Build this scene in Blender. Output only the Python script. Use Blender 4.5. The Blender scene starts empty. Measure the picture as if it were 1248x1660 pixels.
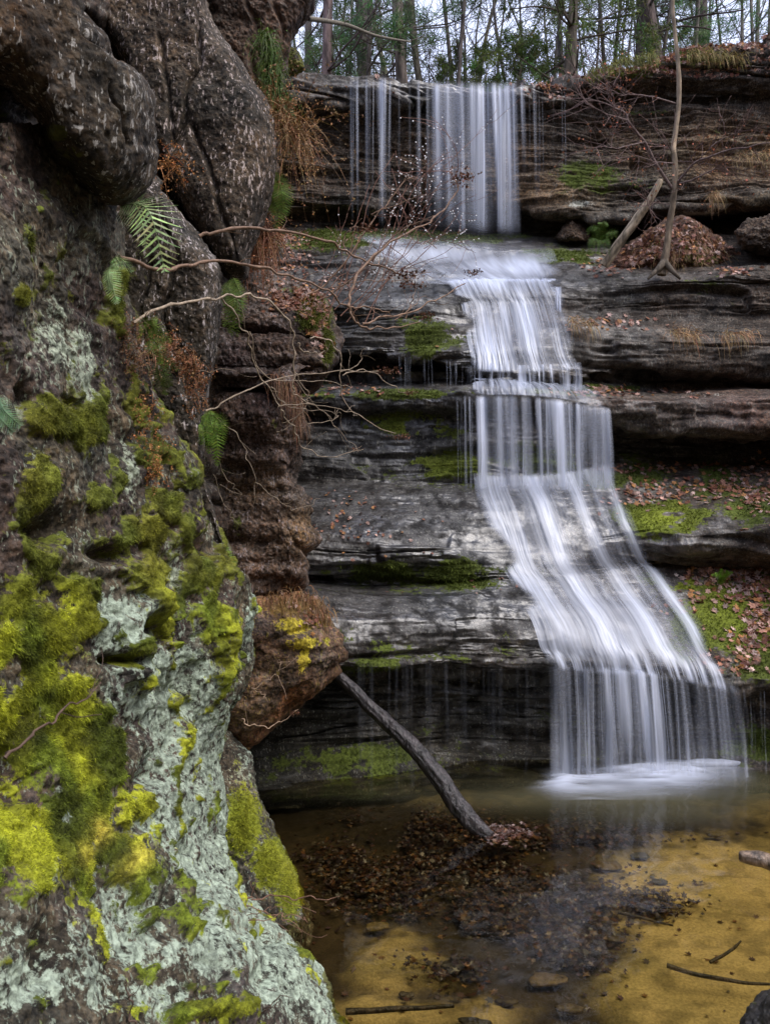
import bpy, math, random
import numpy as np
from mathutils import Vector
random.seed(7); RNG = np.random.default_rng(7)
scene = bpy.context.scene

# ------------------------------------------------------------------ camera
EYE = 2.4; FPX = 1291.0; CX, CY = 624.0, 830.0
cd = bpy.data.cameras.new('camera'); cam = bpy.data.objects.new('camera', cd)
scene.collection.objects.link(cam); scene.camera = cam
cam.location = (0, 0, EYE); cam.rotation_euler = (math.radians(90), 0, 0)
cd.sensor_fit = 'VERTICAL'; cd.sensor_height = 36; cd.sensor_width = 36; cd.lens = 28
cd.clip_start = 0.05; cd.clip_end = 2000
cd.dof.use_dof = True; cd.dof.focus_distance = 7.5; cd.dof.aperture_fstop = 9
# ------------------------------------------------------------------ world, sun, exposure
SUN_EL, SUN_AZ = 55, 122      # degrees; azimuth clockwise from +Y (122 = right of the camera, a little behind it)
w = bpy.data.worlds.new('World'); scene.world = w; w.use_nodes = True
nt = w.node_tree; sky = nt.nodes.new('ShaderNodeTexSky'); sky.sky_type = 'NISHITA'; sky.sun_disc = False
sky.sun_elevation = math.radians(SUN_EL); sky.sun_rotation = math.radians(SUN_AZ)
sky.air_density = 1.0; sky.dust_density = 7.0; sky.ozone_density = 1.2
nt.nodes['Background'].inputs[1].default_value = 0.13
mxs = nt.nodes.new('ShaderNodeMix'); mxs.data_type = 'RGBA'; mxs.inputs[0].default_value = .72      # high thin overcast over the clear sky
nt.links.new(sky.outputs[0], mxs.inputs[6]); mxs.inputs[7].default_value = (6.0, 6.6, 8.9, 1)
nt.links.new(mxs.outputs[2], nt.nodes['Background'].inputs[0])
sl = bpy.data.lights.new('sun', 'SUN'); sl.energy = 1.5; sl.angle = math.radians(40); sl.color = (1, .95, .88)
so = bpy.data.objects.new('sun', sl); scene.collection.objects.link(so)
az, el = math.radians(SUN_AZ), math.radians(SUN_EL)
sd = Vector((math.sin(az) * math.cos(el), math.cos(az) * math.cos(el), math.sin(el)))
so.rotation_euler = sd.to_track_quat('Z', 'Y').to_euler()
scene.view_settings.view_transform = 'Standard'; scene.view_settings.look = 'None'
scene.view_settings.gamma = 1; scene.view_settings.exposure = 0.88
scene.cycles.transparent_max_bounces = 40
scene.cycles.max_bounces = 6

# ------------------------------------------------------------------ helpers
def P(px, py, Y):
    return np.array([(px - CX) / FPX * Y, Y, (CY - py) / FPX * Y + EYE])
def proj(V):
    y = np.maximum(V[..., 1], .2)
    return V[..., 0] / y * FPX + CX, CY - (V[..., 2] - EYE) / y * FPX
_p = np.random.default_rng(3).permutation(256).astype(np.int32); _p = np.concatenate([_p, _p, _p])
_vals = (np.random.default_rng(4).random(768) * 2 - 1).astype(np.float32)
def vnoise(x, y, z):
    x = np.asarray(x, np.float32); y = np.asarray(y, np.float32) + 0 * x; z = np.asarray(z, np.float32) + 0 * x
    xi, yi, zi = np.floor(x).astype(np.int32), np.floor(y).astype(np.int32), np.floor(z).astype(np.int32)
    fx, fy, fz = x - xi, y - yi, z - zi
    ux, uy, uz = [f * f * f * (f * (f * 6 - 15) + 10) for f in (fx, fy, fz)]
    xi &= 255; yi &= 255; zi &= 255; x1 = (xi + 1) & 255; y1 = (yi + 1) & 255; z1 = (zi + 1) & 255
    def h(a, b, c): return _vals[_p[_p[_p[a] + b] + c]]
    def L(a, b, t): return a + (b - a) * t
    return L(L(L(h(xi, yi, zi), h(x1, yi, zi), ux), L(h(xi, y1, zi), h(x1, y1, zi), ux), uy),
             L(L(h(xi, yi, z1), h(x1, yi, z1), ux), L(h(xi, y1, z1), h(x1, y1, z1), ux), uy), uz)
def fbm(x, y, z, o=4, g=.5):
    s = 0; a = 1; t = 0
    for i in range(o):
        f = 2.03 ** i
        s = s + a * vnoise(x * f + 17.3 * i, y * f - 5.1 * i, z * f + 9.7 * i); t += a; a *= g
    return s / t
def worley(x, y, z):          # distance to the nearest feature point
    xi, yi, zi = [np.floor(q).astype(np.int32) for q in (x, y, z)]
    best = np.full(x.shape, 9., np.float32)
    for a in (-1, 0, 1):
        for b in (-1, 0, 1):
            for c in (-1, 0, 1):
                i, j, k = (xi + a) & 255, (yi + b) & 255, (zi + c) & 255
                hh = _p[_p[_p[i] + j] + k]
                dx = xi + a + .5 + .45 * _vals[hh] - x; dy = yi + b + .5 + .45 * _vals[hh + 100] - y; dz = zi + c + .5 + .45 * _vals[hh + 200] - z
                best = np.minimum(best, dx * dx + dy * dy + dz * dz)
    return np.sqrt(best)
def gblur(A, s, axis):
    if s <= 0: return A
    r = int(3 * s) + 1; k = np.exp(-.5 * (np.arange(-r, r + 1) / s) ** 2); k /= k.sum()
    pad = [(0, 0)] * A.ndim; pad[axis] = (r, r)
    B = np.pad(A, pad, mode='reflect', reflect_type='odd') if A.shape[axis] > r else np.pad(A, pad, mode='edge')
    out = np.zeros_like(A)
    for i, kk in enumerate(k):
        sl_ = [slice(None)] * A.ndim; sl_[axis] = slice(i, i + A.shape[axis]); out += kk * B[tuple(sl_)]
    return out
def sstep(a, b, x):
    t = np.clip((x - a) / (b - a), 0, 1); return t * t * (3 - 2 * t)
def blobs(px, py, lst):
    m = np.zeros_like(px)
    for b in lst:
        cx, cy, rx, ry = b[:4]; a = b[4] if len(b) > 4 else 1
        m = np.maximum(m, a * np.exp(-((px - cx) / rx) ** 2 - ((py - cy) / ry) ** 2))
    return m
def mesh_np(name, V, F, mat=None, attrs=None, smooth=True, parent=None, origin=None):
    V = np.ascontiguousarray(V, np.float32).reshape(-1, 3)
    if origin is not None: V = V - np.asarray(origin, np.float32)
    F = np.ascontiguousarray(F, np.int32); k = F.shape[1]
    me = bpy.data.meshes.new(name); me.vertices.add(len(V)); me.vertices.foreach_set('co', V.ravel())
    me.loops.add(F.size); me.loops.foreach_set('vertex_index', F.ravel())
    me.polygons.add(len(F)); me.polygons.foreach_set('loop_start', np.arange(0, F.size, k, dtype=np.int32))
    me.polygons.foreach_set('loop_total', np.full(len(F), k, np.int32))
    me.polygons.foreach_set('use_smooth', np.full(len(F), smooth))
    me.update(calc_edges=True)
    for n, a in (attrs or {}).items():
        a = np.ascontiguousarray(a, np.float32)
        if a.ndim > 1 and a.shape[-1] == 4 and a.size == len(V) * 4:
            at = me.attributes.new(n, 'FLOAT_COLOR', 'POINT'); at.data.foreach_set('color', a.ravel())
        elif a.size == len(V) * 3:
            a4 = np.ones((len(V), 4), np.float32); a4[:, :3] = a.reshape(-1, 3)
            at = me.attributes.new(n, 'FLOAT_COLOR', 'POINT'); at.data.foreach_set('color', a4.ravel())
        else:
            at = me.attributes.new(n, 'FLOAT', 'POINT'); at.data.foreach_set('value', a.ravel())
    if mat: me.materials.append(mat)
    o = bpy.data.objects.new(name, me); scene.collection.objects.link(o)
    if origin is not None: o.location = [float(c) for c in origin]
    if parent: o.parent = parent; o.location = [float(a - b) for a, b in zip(origin if origin is not None else (0, 0, 0), parent.location)]
    return o
def grid_faces(R, C, wrap=False):
    i = np.arange(R - 1)[:, None]; j = np.arange(C if wrap else C - 1)[None]
    j2 = (j + 1) % C
    return np.stack([i * C + j, i * C + j2, (i + 1) * C + j2, (i + 1) * C + j], -1).reshape(-1, 4)
def grid_normals(G):
    du = np.gradient(G, axis=1); dv = np.gradient(G, axis=0)
    n = np.cross(du, dv); n /= np.linalg.norm(n, axis=-1, keepdims=True) + 1e-9
    return n
def tag(o, label=None, cat=None, group=None, kind=None):
    if label: o['label'] = label
    if cat: o['category'] = cat
    if group: o['group'] = group
    if kind: o['kind'] = kind
    return o
def empty(name, loc, label, cat, group=None):
    o = bpy.data.objects.new(name, None); scene.collection.objects.link(o); o.location = [float(c) for c in loc]
    o.empty_display_size = .1
    return tag(o, label, cat, group)

class MB:
    """collects tubes, leaves and blades and links them as one mesh"""
    def __init__(s): s.V = []; s.T = []; s.Cc = []; s.n = 0
    def addnp(s, V, T, col):
        V = np.asarray(V, np.float32).reshape(-1, 3); T = np.asarray(T, np.int64).reshape(-1, 3)
        s.V.append(V); s.T.append(T + s.n)
        c = np.asarray(col, np.float32)
        if c.ndim == 1: c = np.tile(c, (len(V), 1))
        s.Cc.append(c); s.n += len(V)
    def tube(s, pts, rad, n=5, col=(.1, .08, .06), rough=0.0):
        pts = np.asarray(pts, float); m = len(pts); rad = np.atleast_1d(np.asarray(rad, float)); rad = np.interp(np.linspace(0, 1, m), np.linspace(0, 1, len(rad)), rad) if len(rad) > 1 else np.full(m, rad[0])
        t = np.gradient(pts, axis=0); t /= np.linalg.norm(t, axis=1, keepdims=True) + 1e-9
        a = np.cross(t, [0.13, .31, .94]); bad = np.linalg.norm(a, axis=1) < .1
        a[bad] = np.cross(t[bad], [1, 0, 0]); a /= np.linalg.norm(a, axis=1, keepdims=True); b = np.cross(t, a)
        th = np.arange(n) / n * 2 * math.pi
        R = rad[:, None] * np.ones(n)[None]
        if rough: R = R * (1 + rough * vnoise(np.arange(m)[:, None] * .7, np.arange(n)[None] * 1.7, m * .37 + s.n))
        V = pts[:, None] + R[..., None] * (np.cos(th)[None, :, None] * a[:, None] + np.sin(th)[None, :, None] * b[:, None])
        Q = grid_faces(m, n, True); T = np.concatenate([Q[:, [0, 1, 2]], Q[:, [0, 2, 3]]])
        s.addnp(V, T, col)
        k = s.n; s.addnp([pts[-1] + t[-1] * rad[-1] * .5], np.zeros((0, 3)), np.asarray(col)[:3] if np.asarray(col).ndim == 1 else (.1, .1, .1))
        base = k - n; s.T.append(np.array([[base + j, base + (j + 1) % n, k] for j in range(n)]))
    def leaves(s, pos, nrm, size, cols, shape=None, curl=.25):
        """fan-shaped lobed leaves scattered at pos, lying along nrm"""
        pos = np.asarray(pos, float); N = len(pos)
        if N == 0: return
        if shape is None:
            shape = [(0, 1.1), (.25, .45), (.75, .65), (.45, .1), (.6, -.35), (.15, -.4), (0, -.9), (-.15, -.4), (-.6, -.35), (-.45, .1), (-.75, .65), (-.25, .45)]
        sh = np.array(shape); K = len(sh)
        nrm = np.asarray(nrm, float); nrm /= np.linalg.norm(nrm, axis=1, keepdims=True) + 1e-9
        r = RNG.normal(size=(N, 3)); a = np.cross(nrm, r); a /= np.linalg.norm(a, axis=1, keepdims=True) + 1e-9; b = np.cross(nrm, a)
        size = np.broadcast_to(np.asarray(size, float), (N,))[:, None, None] * .5
        cu = RNG.uniform(-1, 1.4, (N, 1)) * curl * 2
        hz = cu * (sh[None, :, 0] ** 2 + .5 * sh[None, :, 1] ** 2 * RNG.uniform(-1, 1, (N, 1)))
        V = pos[:, None] + size * (a[:, None] * sh[None, :, 0, None] + b[:, None] * sh[None, :, 1, None] + nrm[:, None] * hz[..., None])
        V = np.concatenate([pos[:, None], V], 1)
        i = np.arange(K); T = np.stack([np.zeros(K, int), 1 + i, 1 + (i + 1) % K], -1)
        T = (T[None] + (np.arange(N) * (K + 1))[:, None, None]).reshape(-1, 3)
        s.addnp(V, T, np.repeat(cols, K + 1, axis=0))
    def blades(s, pos, dirs, length, width, cols, droop=0.0, seg=3, face=None):
        """thin tapering blades; dirs are start directions, droop bends them down"""
        pos = np.asarray(pos, float); N = len(pos)
        if N == 0: return
        dirs = np.asarray(dirs, float); dirs = dirs / (np.linalg.norm(dirs, axis=1, keepdims=True) + 1e-9)
        length = np.broadcast_to(np.asarray(length, float), (N,)); width = np.broadcast_to(np.asarray(width, float), (N,)); droop = np.broadcast_to(np.asarray(droop, float), (N,))
        side = np.cross(dirs, RNG.normal(size=(N, 3))); side /= np.linalg.norm(side, axis=1, keepdims=True) + 1e-9
        out = []; p = pos.copy(); d = dirs.copy()
        for k in range(seg + 1):
            f = 1 - k / seg * .9
            out += [p - side * (width * f * .5)[:, None], p + side * (width * f * .5)[:, None]]
            d = d + np.array([0, 0, -1]) * (droop / seg)[:, None]; d /= np.linalg.norm(d, axis=1, keepdims=True)
            p = p + d * (length / seg)[:, None]
        V = np.stack(out, 1)
        T = []
        for k in range(seg):
            a = 2 * k; T += [(a, a + 1, a + 3), (a, a + 3, a + 2)]
        T = (np.array(T)[None] + (np.arange(N) * 2 * (seg + 1))[:, None, None]).reshape(-1, 3)
        s.addnp(V, T, np.repeat(cols, 2 * (seg + 1), axis=0))
    def build(s, name, mat, parent=None, origin=None, smooth=True):
        return mesh_np(name, np.concatenate(s.V), np.concatenate(s.T), mat, {'col': np.concatenate(s.Cc)}, smooth, parent, origin)
def jcol(n, base, var=.25, hue=.1):
    b = np.asarray(base, float)
    return np.clip(b * np.exp(RNG.normal(0, var, (n, 1))) * np.exp(RNG.normal(0, hue, (n, 3))), 0, 1)
def smooth_path(pts, n):
    pts = np.asarray(pts, float); m = len(pts); t = np.linspace(0, m - 1, n); i = np.clip(t.astype(int), 0, m - 2); f = (t - i)[:, None]
    p0 = pts[np.maximum(i - 1, 0)]; p1 = pts[i]; p2 = pts[i + 1]; p3 = pts[np.minimum(i + 2, m - 1)]
    return .5 * ((2 * p1) + (p2 - p0) * f + (2 * p0 - 5 * p1 + 4 * p2 - p3) * f * f + (3 * p1 - p0 - 3 * p2 + p3) * f ** 3)

# ------------------------------------------------------------------ materials
class NT:
    def __init__(s, name):
        s.m = bpy.data.materials.new(name); s.m.use_nodes = True; s.t = s.m.node_tree; s.t.nodes.clear()
        s.out = s.t.nodes.new('ShaderNodeOutputMaterial')
    def n(s, typ, **kw):
        x = s.t.nodes.new('ShaderNode' + typ)
        for k, v in kw.items(): setattr(x, k, v)
        return x
    def l(s, a, b): s.t.links.new(a, b)
    def setin(s, node, i, v):
        if hasattr(v, 'is_linked') or isinstance(v, bpy.types.NodeSocket): s.l(v, node.inputs[i])
        else: node.inputs[i].default_value = v
    def math(s, op, a, b=None, c=None, clamp=False):
        x = s.n('Math', operation=op); x.use_clamp = clamp; s.setin(x, 0, a)
        if b is not None: s.setin(x, 1, b)
        if c is not None: s.setin(x, 2, c)
        return x.outputs[0]
    def mix(s, f, a, b, blend='MIX'):
        x = s.n('Mix', data_type='RGBA', blend_type=blend); s.setin(x, 0, f); s.setin(x, 6, a); s.setin(x, 7, b); return x.outputs[2]
    def noise(s, vec, scale, detail=4, rough=.55, stretch=None):
        if stretch:
            mp = s.n('Mapping'); mp.inputs['Scale'].default_value = stretch; s.l(vec, mp.inputs[0]); vec = mp.outputs[0]
        x = s.n('TexNoise'); x.inputs['Scale'].default_value = scale; x.inputs['Detail'].default_value = detail; x.inputs['Roughness'].default_value = rough
        s.l(vec, x.inputs['Vector']); return x.outputs['Fac']
    def attr(s, name): return s.n('Attribute', attribute_name=name)
    def ss(s, v, a, b, lo=0., hi=1.):
        x = s.n('MapRange', interpolation_type='SMOOTHSTEP'); s.setin(x, 0, v)
        for i, q in enumerate((a, b, lo, hi)): x.inputs[1 + i].default_value = q
        return x.outputs[0]
def make_rock_mat():
    M = NT('layered_rock'); tc = M.n('NewGeometry').outputs['Position']
    col = M.attr('col').outputs['Color']; lcol = M.attr('lcol').outputs['Color']; mcol = M.attr('mcol').outputs['Color']
    a = M.attr('msk'); sp = M.n('SeparateColor'); M.l(a.outputs['Color'], sp.inputs[0])
    moss, lich, wet = sp.outputs[0], sp.outputs[1], sp.outputs[2]; fleck = a.outputs['Alpha']
    n1 = M.noise(tc, 5, 6, .65); n2 = M.noise(tc, 38, 7, .7); n3 = M.noise(tc, 22, 4, .75); n4 = M.noise(tc, 9, 4, .6, (1, 1, 2.0))
    v = M.math('MULTIPLY', M.ss(n2, .34, .7, .18, 1.8), M.ss(n1, .3, .7, .5, 1.4))
    v = M.math('MULTIPLY', v, M.ss(n4, .3, .65, .75, 1.2))
    base = M.mix(1., col, M.math('MULTIPLY', v, M.ss(wet, 0., 1., .68, .36)), 'MULTIPLY')
    hs = M.mix(M.ss(n3, .42, .62), base, M.mix(1., base, (1.15, .98, .82, 1), 'MULTIPLY'))
    # small lichen flecks run down the rock
    fl = M.noise(tc, 60, 3, .6, (1, 1, .28))
    ff = M.math('MULTIPLY', M.ss(M.math('ADD', fl, M.math('MULTIPLY', M.math('SUBTRACT', n1, .5), .35)), .595, .65), fleck)
    c1 = M.mix(M.math('MINIMUM', ff, 1.), hs, lcol)
    lf = M.ss(M.math('ADD', lich, M.math('MULTIPLY', M.math('SUBTRACT', n3, .5), 2.0)), .42, .62)
    lc = M.mix(1., lcol, M.ss(n2, .36, .66, .42, 1.2), 'MULTIPLY')
    c2 = M.mix(lf, c1, lc)
    mf = M.ss(M.math('ADD', moss, M.math('MULTIPLY', M.math('SUBTRACT', n3, .5), 1.5)), .42, .62)
    mc = M.mix(1., mcol, M.ss(n2, .3, .7, .45, 1.5), 'MULTIPLY')
    c3 = M.mix(mf, c2, mc)
    b = M.n('BsdfPrincipled'); M.l(c3, b.inputs['Base Color'])
    dry = M.math('SUBTRACT', 1., M.math('MAXIMUM', mf, M.math('MULTIPLY', lf, .7)))
    wv = M.math('MULTIPLY', M.math('MULTIPLY', wet, dry), M.ss(n1, .36, .56, .25, 1.))
    wn = M.ss(M.noise(tc, 3.2, 4, .6, (.5, 1, 1.6)), .42, .62)
    M.l(M.ss(M.math('MULTIPLY', wv, M.math('ADD', M.math('MULTIPLY', wn, .55), .45)), 0., 1., .9, .27), b.inputs['Roughness'])
    M.l(M.ss(wv, 0., 1., .3, .9), b.inputs['Specular IOR Level'])
    M.l(M.math('MULTIPLY', M.math('MULTIPLY', wv, wn), .4), b.inputs['Coat Weight']); b.inputs['Coat Roughness'].default_value = .32; b.inputs['Coat IOR'].default_value = 1.6
    bp = M.n('Bump'); bp.inputs['Distance'].default_value = .02; M.l(M.ss(wv, .2, 1., .62, .34), bp.inputs['Strength'])
    hh = M.math('ADD', M.math('MULTIPLY', n2, .8), M.math('ADD', M.math('MULTIPLY', n4, .55), M.math('MULTIPLY', M.noise(tc, 130, 3, .6), .25)))
    M.l(hh, bp.inputs['Height']); M.l(bp.outputs[0], b.inputs['Normal'])
    M.l(b.outputs[0], M.out.inputs[0]); return M.m
ROCK = make_rock_mat()
def make_attr_mat(name, rough=.8, trans=0., bump=0., spec=.3, vscale=30, contrast=.5, stretch=None):
    M = NT(name); tc = M.n('NewGeometry').outputs['Position']; col = M.attr('col').outputs['Color']
    n = M.noise(tc, vscale, 5, .65, stretch); c = M.mix(1., col, M.ss(n, .3, .7, 1 - contrast, 1 + contrast), 'MULTIPLY')
    b = M.n('BsdfPrincipled'); M.l(c, b.inputs['Base Color']); b.inputs['Roughness'].default_value = rough; b.inputs['Specular IOR Level'].default_value = spec
    if bump:
        bp = M.n('Bump'); bp.inputs['Distance'].default_value = bump; M.l(n, bp.inputs['Height']); M.l(bp.outputs[0], b.inputs['Normal'])
    sh = b.outputs[0]
    if trans:
        t = M.n('BsdfTranslucent'); M.l(c, t.inputs[0]); mx = M.n('MixShader'); mx.inputs[0].default_value = trans
        M.l(b.outputs[0], mx.inputs[1]); M.l(t.outputs[0], mx.inputs[2]); sh = mx.outputs[0]
    M.l(sh, M.out.inputs[0]); return M.m
BARK = make_attr_mat('bark', .85, bump=.02, vscale=14, contrast=.6, stretch=(1, 1, .22))
TWIG = make_attr_mat('twig_bark', .7, vscale=40, contrast=.4)
LEAF = make_attr_mat('leaf', .55, trans=.3, vscale=25, contrast=.35)
MOSSM = make_attr_mat('moss_tuft', .9, trans=.25, vscale=20, contrast=.35)
WOODWET = make_attr_mat('wet_wood', .3, bump=.03, spec=.6, vscale=22, contrast=.85, stretch=(1, 1, .2))
DEADLEAF = make_attr_mat('dead_leaf', .6, trans=.12, vscale=30, contrast=.4)
WETLEAF = make_attr_mat('wet_dead_leaf', .35, spec=.5, vscale=30, contrast=.5)
def make_fall_mat():
    M = NT('falling_water'); a = M.attr('dens').outputs['Fac']
    d = M.n('BsdfDiffuse'); d.inputs[0].default_value = (.76, .82, .98, 1)
    t = M.n('BsdfTranslucent'); t.inputs[0].default_value = (.76, .82, .98, 1)
    g = M.n('BsdfGlossy'); g.inputs[0].default_value = (.9, .93, 1, 1); g.inputs[1].default_value = .35
    m1 = M.n('MixShader'); m1.inputs[0].default_value = .35; M.l(d.outputs[0], m1.inputs[1]); M.l(t.outputs[0], m1.inputs[2])
    m2 = M.n('MixShader'); m2.inputs[0].default_value = .08; M.l(m1.outputs[0], m2.inputs[1]); M.l(g.outputs[0], m2.inputs[2])
    tr = M.n('BsdfTransparent'); mx = M.n('MixShader'); M.l(a, mx.inputs[0]); M.l(tr.outputs[0], mx.inputs[1]); M.l(m2.outputs[0], mx.inputs[2])
    M.l(mx.outputs[0], M.out.inputs[0]); return M.m
FALL = make_fall_mat()
def make_pool_mat():
    M = NT('pool_water'); tc = M.n('NewGeometry').outputs['Position']
    n = M.noise(tc, 5, 3, .5, (1, .5, 1)); n2 = M.noise(tc, 1.3, 2, .5)
    bp = M.n('Bump'); bp.inputs['Distance'].default_value = .02; bp.inputs['Strength'].default_value = .35
    M.l(M.math('ADD', n, n2), bp.inputs['Height'])
    fr = M.n('Fresnel'); fr.inputs[0].default_value = 1.42; M.l(bp.outputs[0], fr.inputs['Normal'])
    tr = M.n('BsdfTransparent'); tr.inputs[0].default_value = (.80, .75, .56, 1)
    gl = M.n('BsdfGlossy'); gl.inputs[1].default_value = .06; M.l(bp.outputs[0], gl.inputs['Normal'])
    mx = M.n('MixShader'); M.l(M.math('MULTIPLY', fr.outputs[0], 1.0), mx.inputs[0]); M.l(tr.outputs[0], mx.inputs[1]); M.l(gl.outputs[0], mx.inputs[2])
    # silt stirred up in front of the fall
    d = M.n('BsdfDiffuse'); d.inputs[0].default_value = (.15, .14, .08, 1); silt = M.attr('dens').outputs['Fac']
    m2 = M.n('MixShader'); M.l(silt, m2.inputs[0]); M.l(mx.outputs[0], m2.inputs[1])
    m3 = M.n('MixShader'); M.l(fr.outputs[0], m3.inputs[0]); M.l(d.outputs[0], m3.inputs[1]); M.l(gl.outputs[0], m3.inputs[2]); M.l(m3.outputs[0], m2.inputs[2])
    M.l(m2.outputs[0], M.out.inputs[0]); return M.m
POOL = make_pool_mat()

# ------------------------------------------------------------------ the cliff behind the pool
STN = [200, 380, 480, 600, 720, 800, 900, 1000, 1100, 1200, 1300, 1520]
ROWS = {
 480: [(122,10.6),(160,10.6),(172,10.95),(260,10.9),(335,10.9),(350,11.2),(372,11.2),(400,10.3),(450,10.0),(490,9.5),(510,9.5),(560,9.3),(575,9.3),(582,9.7),(630,9.6),(642,9.1),(655,9.1),(665,9.25),(790,8.9),(870,8.0),(900,7.9),(945,8.05),(965,7.4),(1000,6.9),(1060,6.75),(1090,6.7),(1102,7.3),(1200,7.3),(1272,7.0)],
 600: [(128,10.8),(165,10.8),(178,11.15),(260,11.1),(335,11.1),(345,11.5),(375,11.5),(395,10.2),(458,9.9),(492,9.3),(505,9.3),(560,9.1),(572,9.1),(580,9.55),(630,9.4),(642,8.9),(655,8.9),(665,9.1),(785,8.8),(870,7.9),(900,7.8),(948,8.0),(965,7.4),(1005,7.0),(1060,6.9),(1082,6.85),(1095,7.5),(1200,7.45),(1263,7.2)],
 720: [(136,11.0),(160,11.0),(175,11.35),(270,11.3),(325,11.3),(335,11.8),(378,11.9),(410,10.6),(462,9.9),(480,9.4),(500,9.3),(575,9.0),(585,9.0),(590,9.45),(626,9.3),(640,8.8),(655,8.8),(665,9.1),(785,8.8),(870,8.0),(900,7.9),(945,8.05),(960,7.6),(1000,7.3),(1055,7.25),(1078,7.2),(1092,7.8),(1200,7.75),(1247,7.5)],
 800: [(140,11.0),(158,11.05),(175,11.35),(270,11.3),(325,11.3),(335,11.8),(378,11.9),(418,10.7),(462,9.9),(474,9.7),(500,9.6),(565,9.0),(618,8.95),(624,9.1),(628,9.1),(636,8.8),(645,8.8),(660,9.05),(785,8.75),(830,8.35),(925,7.95),(940,7.9),(990,7.6),(1040,7.4),(1060,7.35),(1080,7.35),(1095,7.85),(1200,7.8),(1242,7.62)],
 900: [(135,11.2),(162,11.2),(180,11.45),(275,11.2),(350,11.0),(360,11.5),(380,11.6),(430,10.5),(458,9.95),(474,9.7),(500,9.6),(560,9.0),(618,8.95),(624,9.1),(628,9.1),(640,8.75),(650,8.75),(665,9.05),(785,8.8),(830,8.45),(925,8.0),(945,7.95),(1000,7.6),(1045,7.4),(1065,7.4),(1085,7.4),(1100,7.9),(1200,7.9),(1238,7.65)],
 1000:[(112,11.2),(145,11.2),(160,11.5),(290,11.2),(350,11.0),(358,11.8),(385,11.9),(440,10.3),(455,10.0),(465,9.9),(510,9.75),(560,9.4),(600,9.35),(610,9.6),(632,9.5),(650,8.95),(690,8.95),(705,9.5),(750,9.4),(845,8.45),(870,8.4),(920,8.5),(985,8.0),(1050,7.55),(1072,7.45),(1090,7.48),(1104,7.9),(1200,7.9),(1238,7.65)],
 1100:[(90,11.1),(120,11.2),(160,11.5),(290,11.1),(335,10.9),(345,12.0),(362,12.0),(440,10.1),(448,9.9),(460,9.8),(512,9.85),(560,9.4),(600,9.35),(612,9.75),(632,9.6),(655,8.9),(695,8.9),(705,9.8),(752,9.5),(870,8.3),(885,8.35),(905,8.7),(985,8.1),(1060,7.6),(1082,7.5),(1100,7.5),(1114,7.9),(1200,7.88),(1236,7.65)],
 1200:[(72,11.0),(120,11.1),(160,11.4),(290,11.0),(330,10.7),(345,11.9),(365,11.8),(435,10.0),(445,9.8),(458,9.75),(510,9.8),(560,9.4),(598,9.3),(610,9.75),(630,9.6),(650,8.8),(695,8.8),(703,9.9),(752,9.6),(862,8.2),(882,8.3),(902,8.8),(990,8.1),(1075,7.6),(1098,7.5),(1120,7.5),(1134,7.85),(1200,7.8),(1237,7.6)],
 1300:[(60,11.0),(118,11.1),(160,11.4),(290,10.9),(320,10.6),(335,11.8),(355,11.7),(430,9.9),(445,9.7),(455,9.65),(505,9.7),(560,9.3),(598,9.2),(610,9.7),(630,9.5),(645,8.7),(690,8.7),(700,9.8),(750,9.5),(850,8.0),(875,8.1),(895,8.6),(990,7.9),(1090,7.4),(1110,7.3),(1130,7.3),(1145,7.6),(1200,7.5),(1245,7.46)],
}
def shiftY(col, d): return [(a, b + d) for a, b in col]
ROWS[380] = shiftY(ROWS[480], -.15); ROWS[200] = shiftY(ROWS[480], -.5)
ROWS[1520] = [(py, Y - .5) for py, Y in ROWS[1300]]
NR = len(ROWS[480]); NCOL = 900
ctl = np.zeros((NR + 2, len(STN), 3))
for c, px in enumerate(STN):
    for r, (py, Y) in enumerate(ROWS[px]):
        ctl[r + 1, c] = P(px, py, Y)
    ctl[0, c] = ctl[1, c] + [.25 * (px - CX) / FPX * 3, 3.0, .06]
    ctl[NR + 1, c] = ctl[NR, c]; ctl[NR + 1, c, 2] = -.8
PXC = np.linspace(200, 1500, NCOL); A1 = np.zeros((NR + 2, NCOL, 3))
for k in range(3):
    for r in range(NR + 2): A1[r, :, k] = np.interp(PXC, STN, ctl[r, :, k])
A1 = gblur(A1, 20, 1)
seg = np.linalg.norm(np.diff(A1, axis=0), axis=2).mean(1)
cnt = np.maximum(6, (seg / .0085).astype(int)); cnt[0] = 40; VIX = np.concatenate([[0], np.cumsum(cnt)])   # fine row index of each control row
NF = VIX[-1] + 1; t = np.arange(NF); G = np.zeros((NF, NCOL, 3)); ridx = np.interp(t, VIX, np.arange(NR + 2))
i0 = np.clip(ridx.astype(int), 0, NR); fr_ = (ridx - i0)[:, None, None]
G = A1[i0] * (1 - fr_) + A1[i0 + 1] * fr_
G = gblur(G, 4, 0); N0 = grid_normals(gblur(gblur(G, 10, 0), 10, 1))
if N0[..., 1].mean() > 0: N0 = -N0
x, y, z = G[..., 0], G[..., 1], G[..., 2]
PXG, PYG = proj(G)
zw = z + .07 * fbm(x * .5, y * .5, z * .4, 2) + .03 * x
strata = fbm(x * .3, y * .3, zw * 6.5, 5, .62)
beds = np.abs(fbm(x * .22 + 5, y * .2, zw * 4.2, 3, .6)); crack = 1 - sstep(0, .05, beds)
big = fbm(x * .9, y * .9, z * 1.4 + 4, 3); med = fbm(x * 2.2, y * 2.2, zw * 13, 4, .6); fine = fbm(x * 10, y * 10, z * 34, 3, .6)
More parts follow.
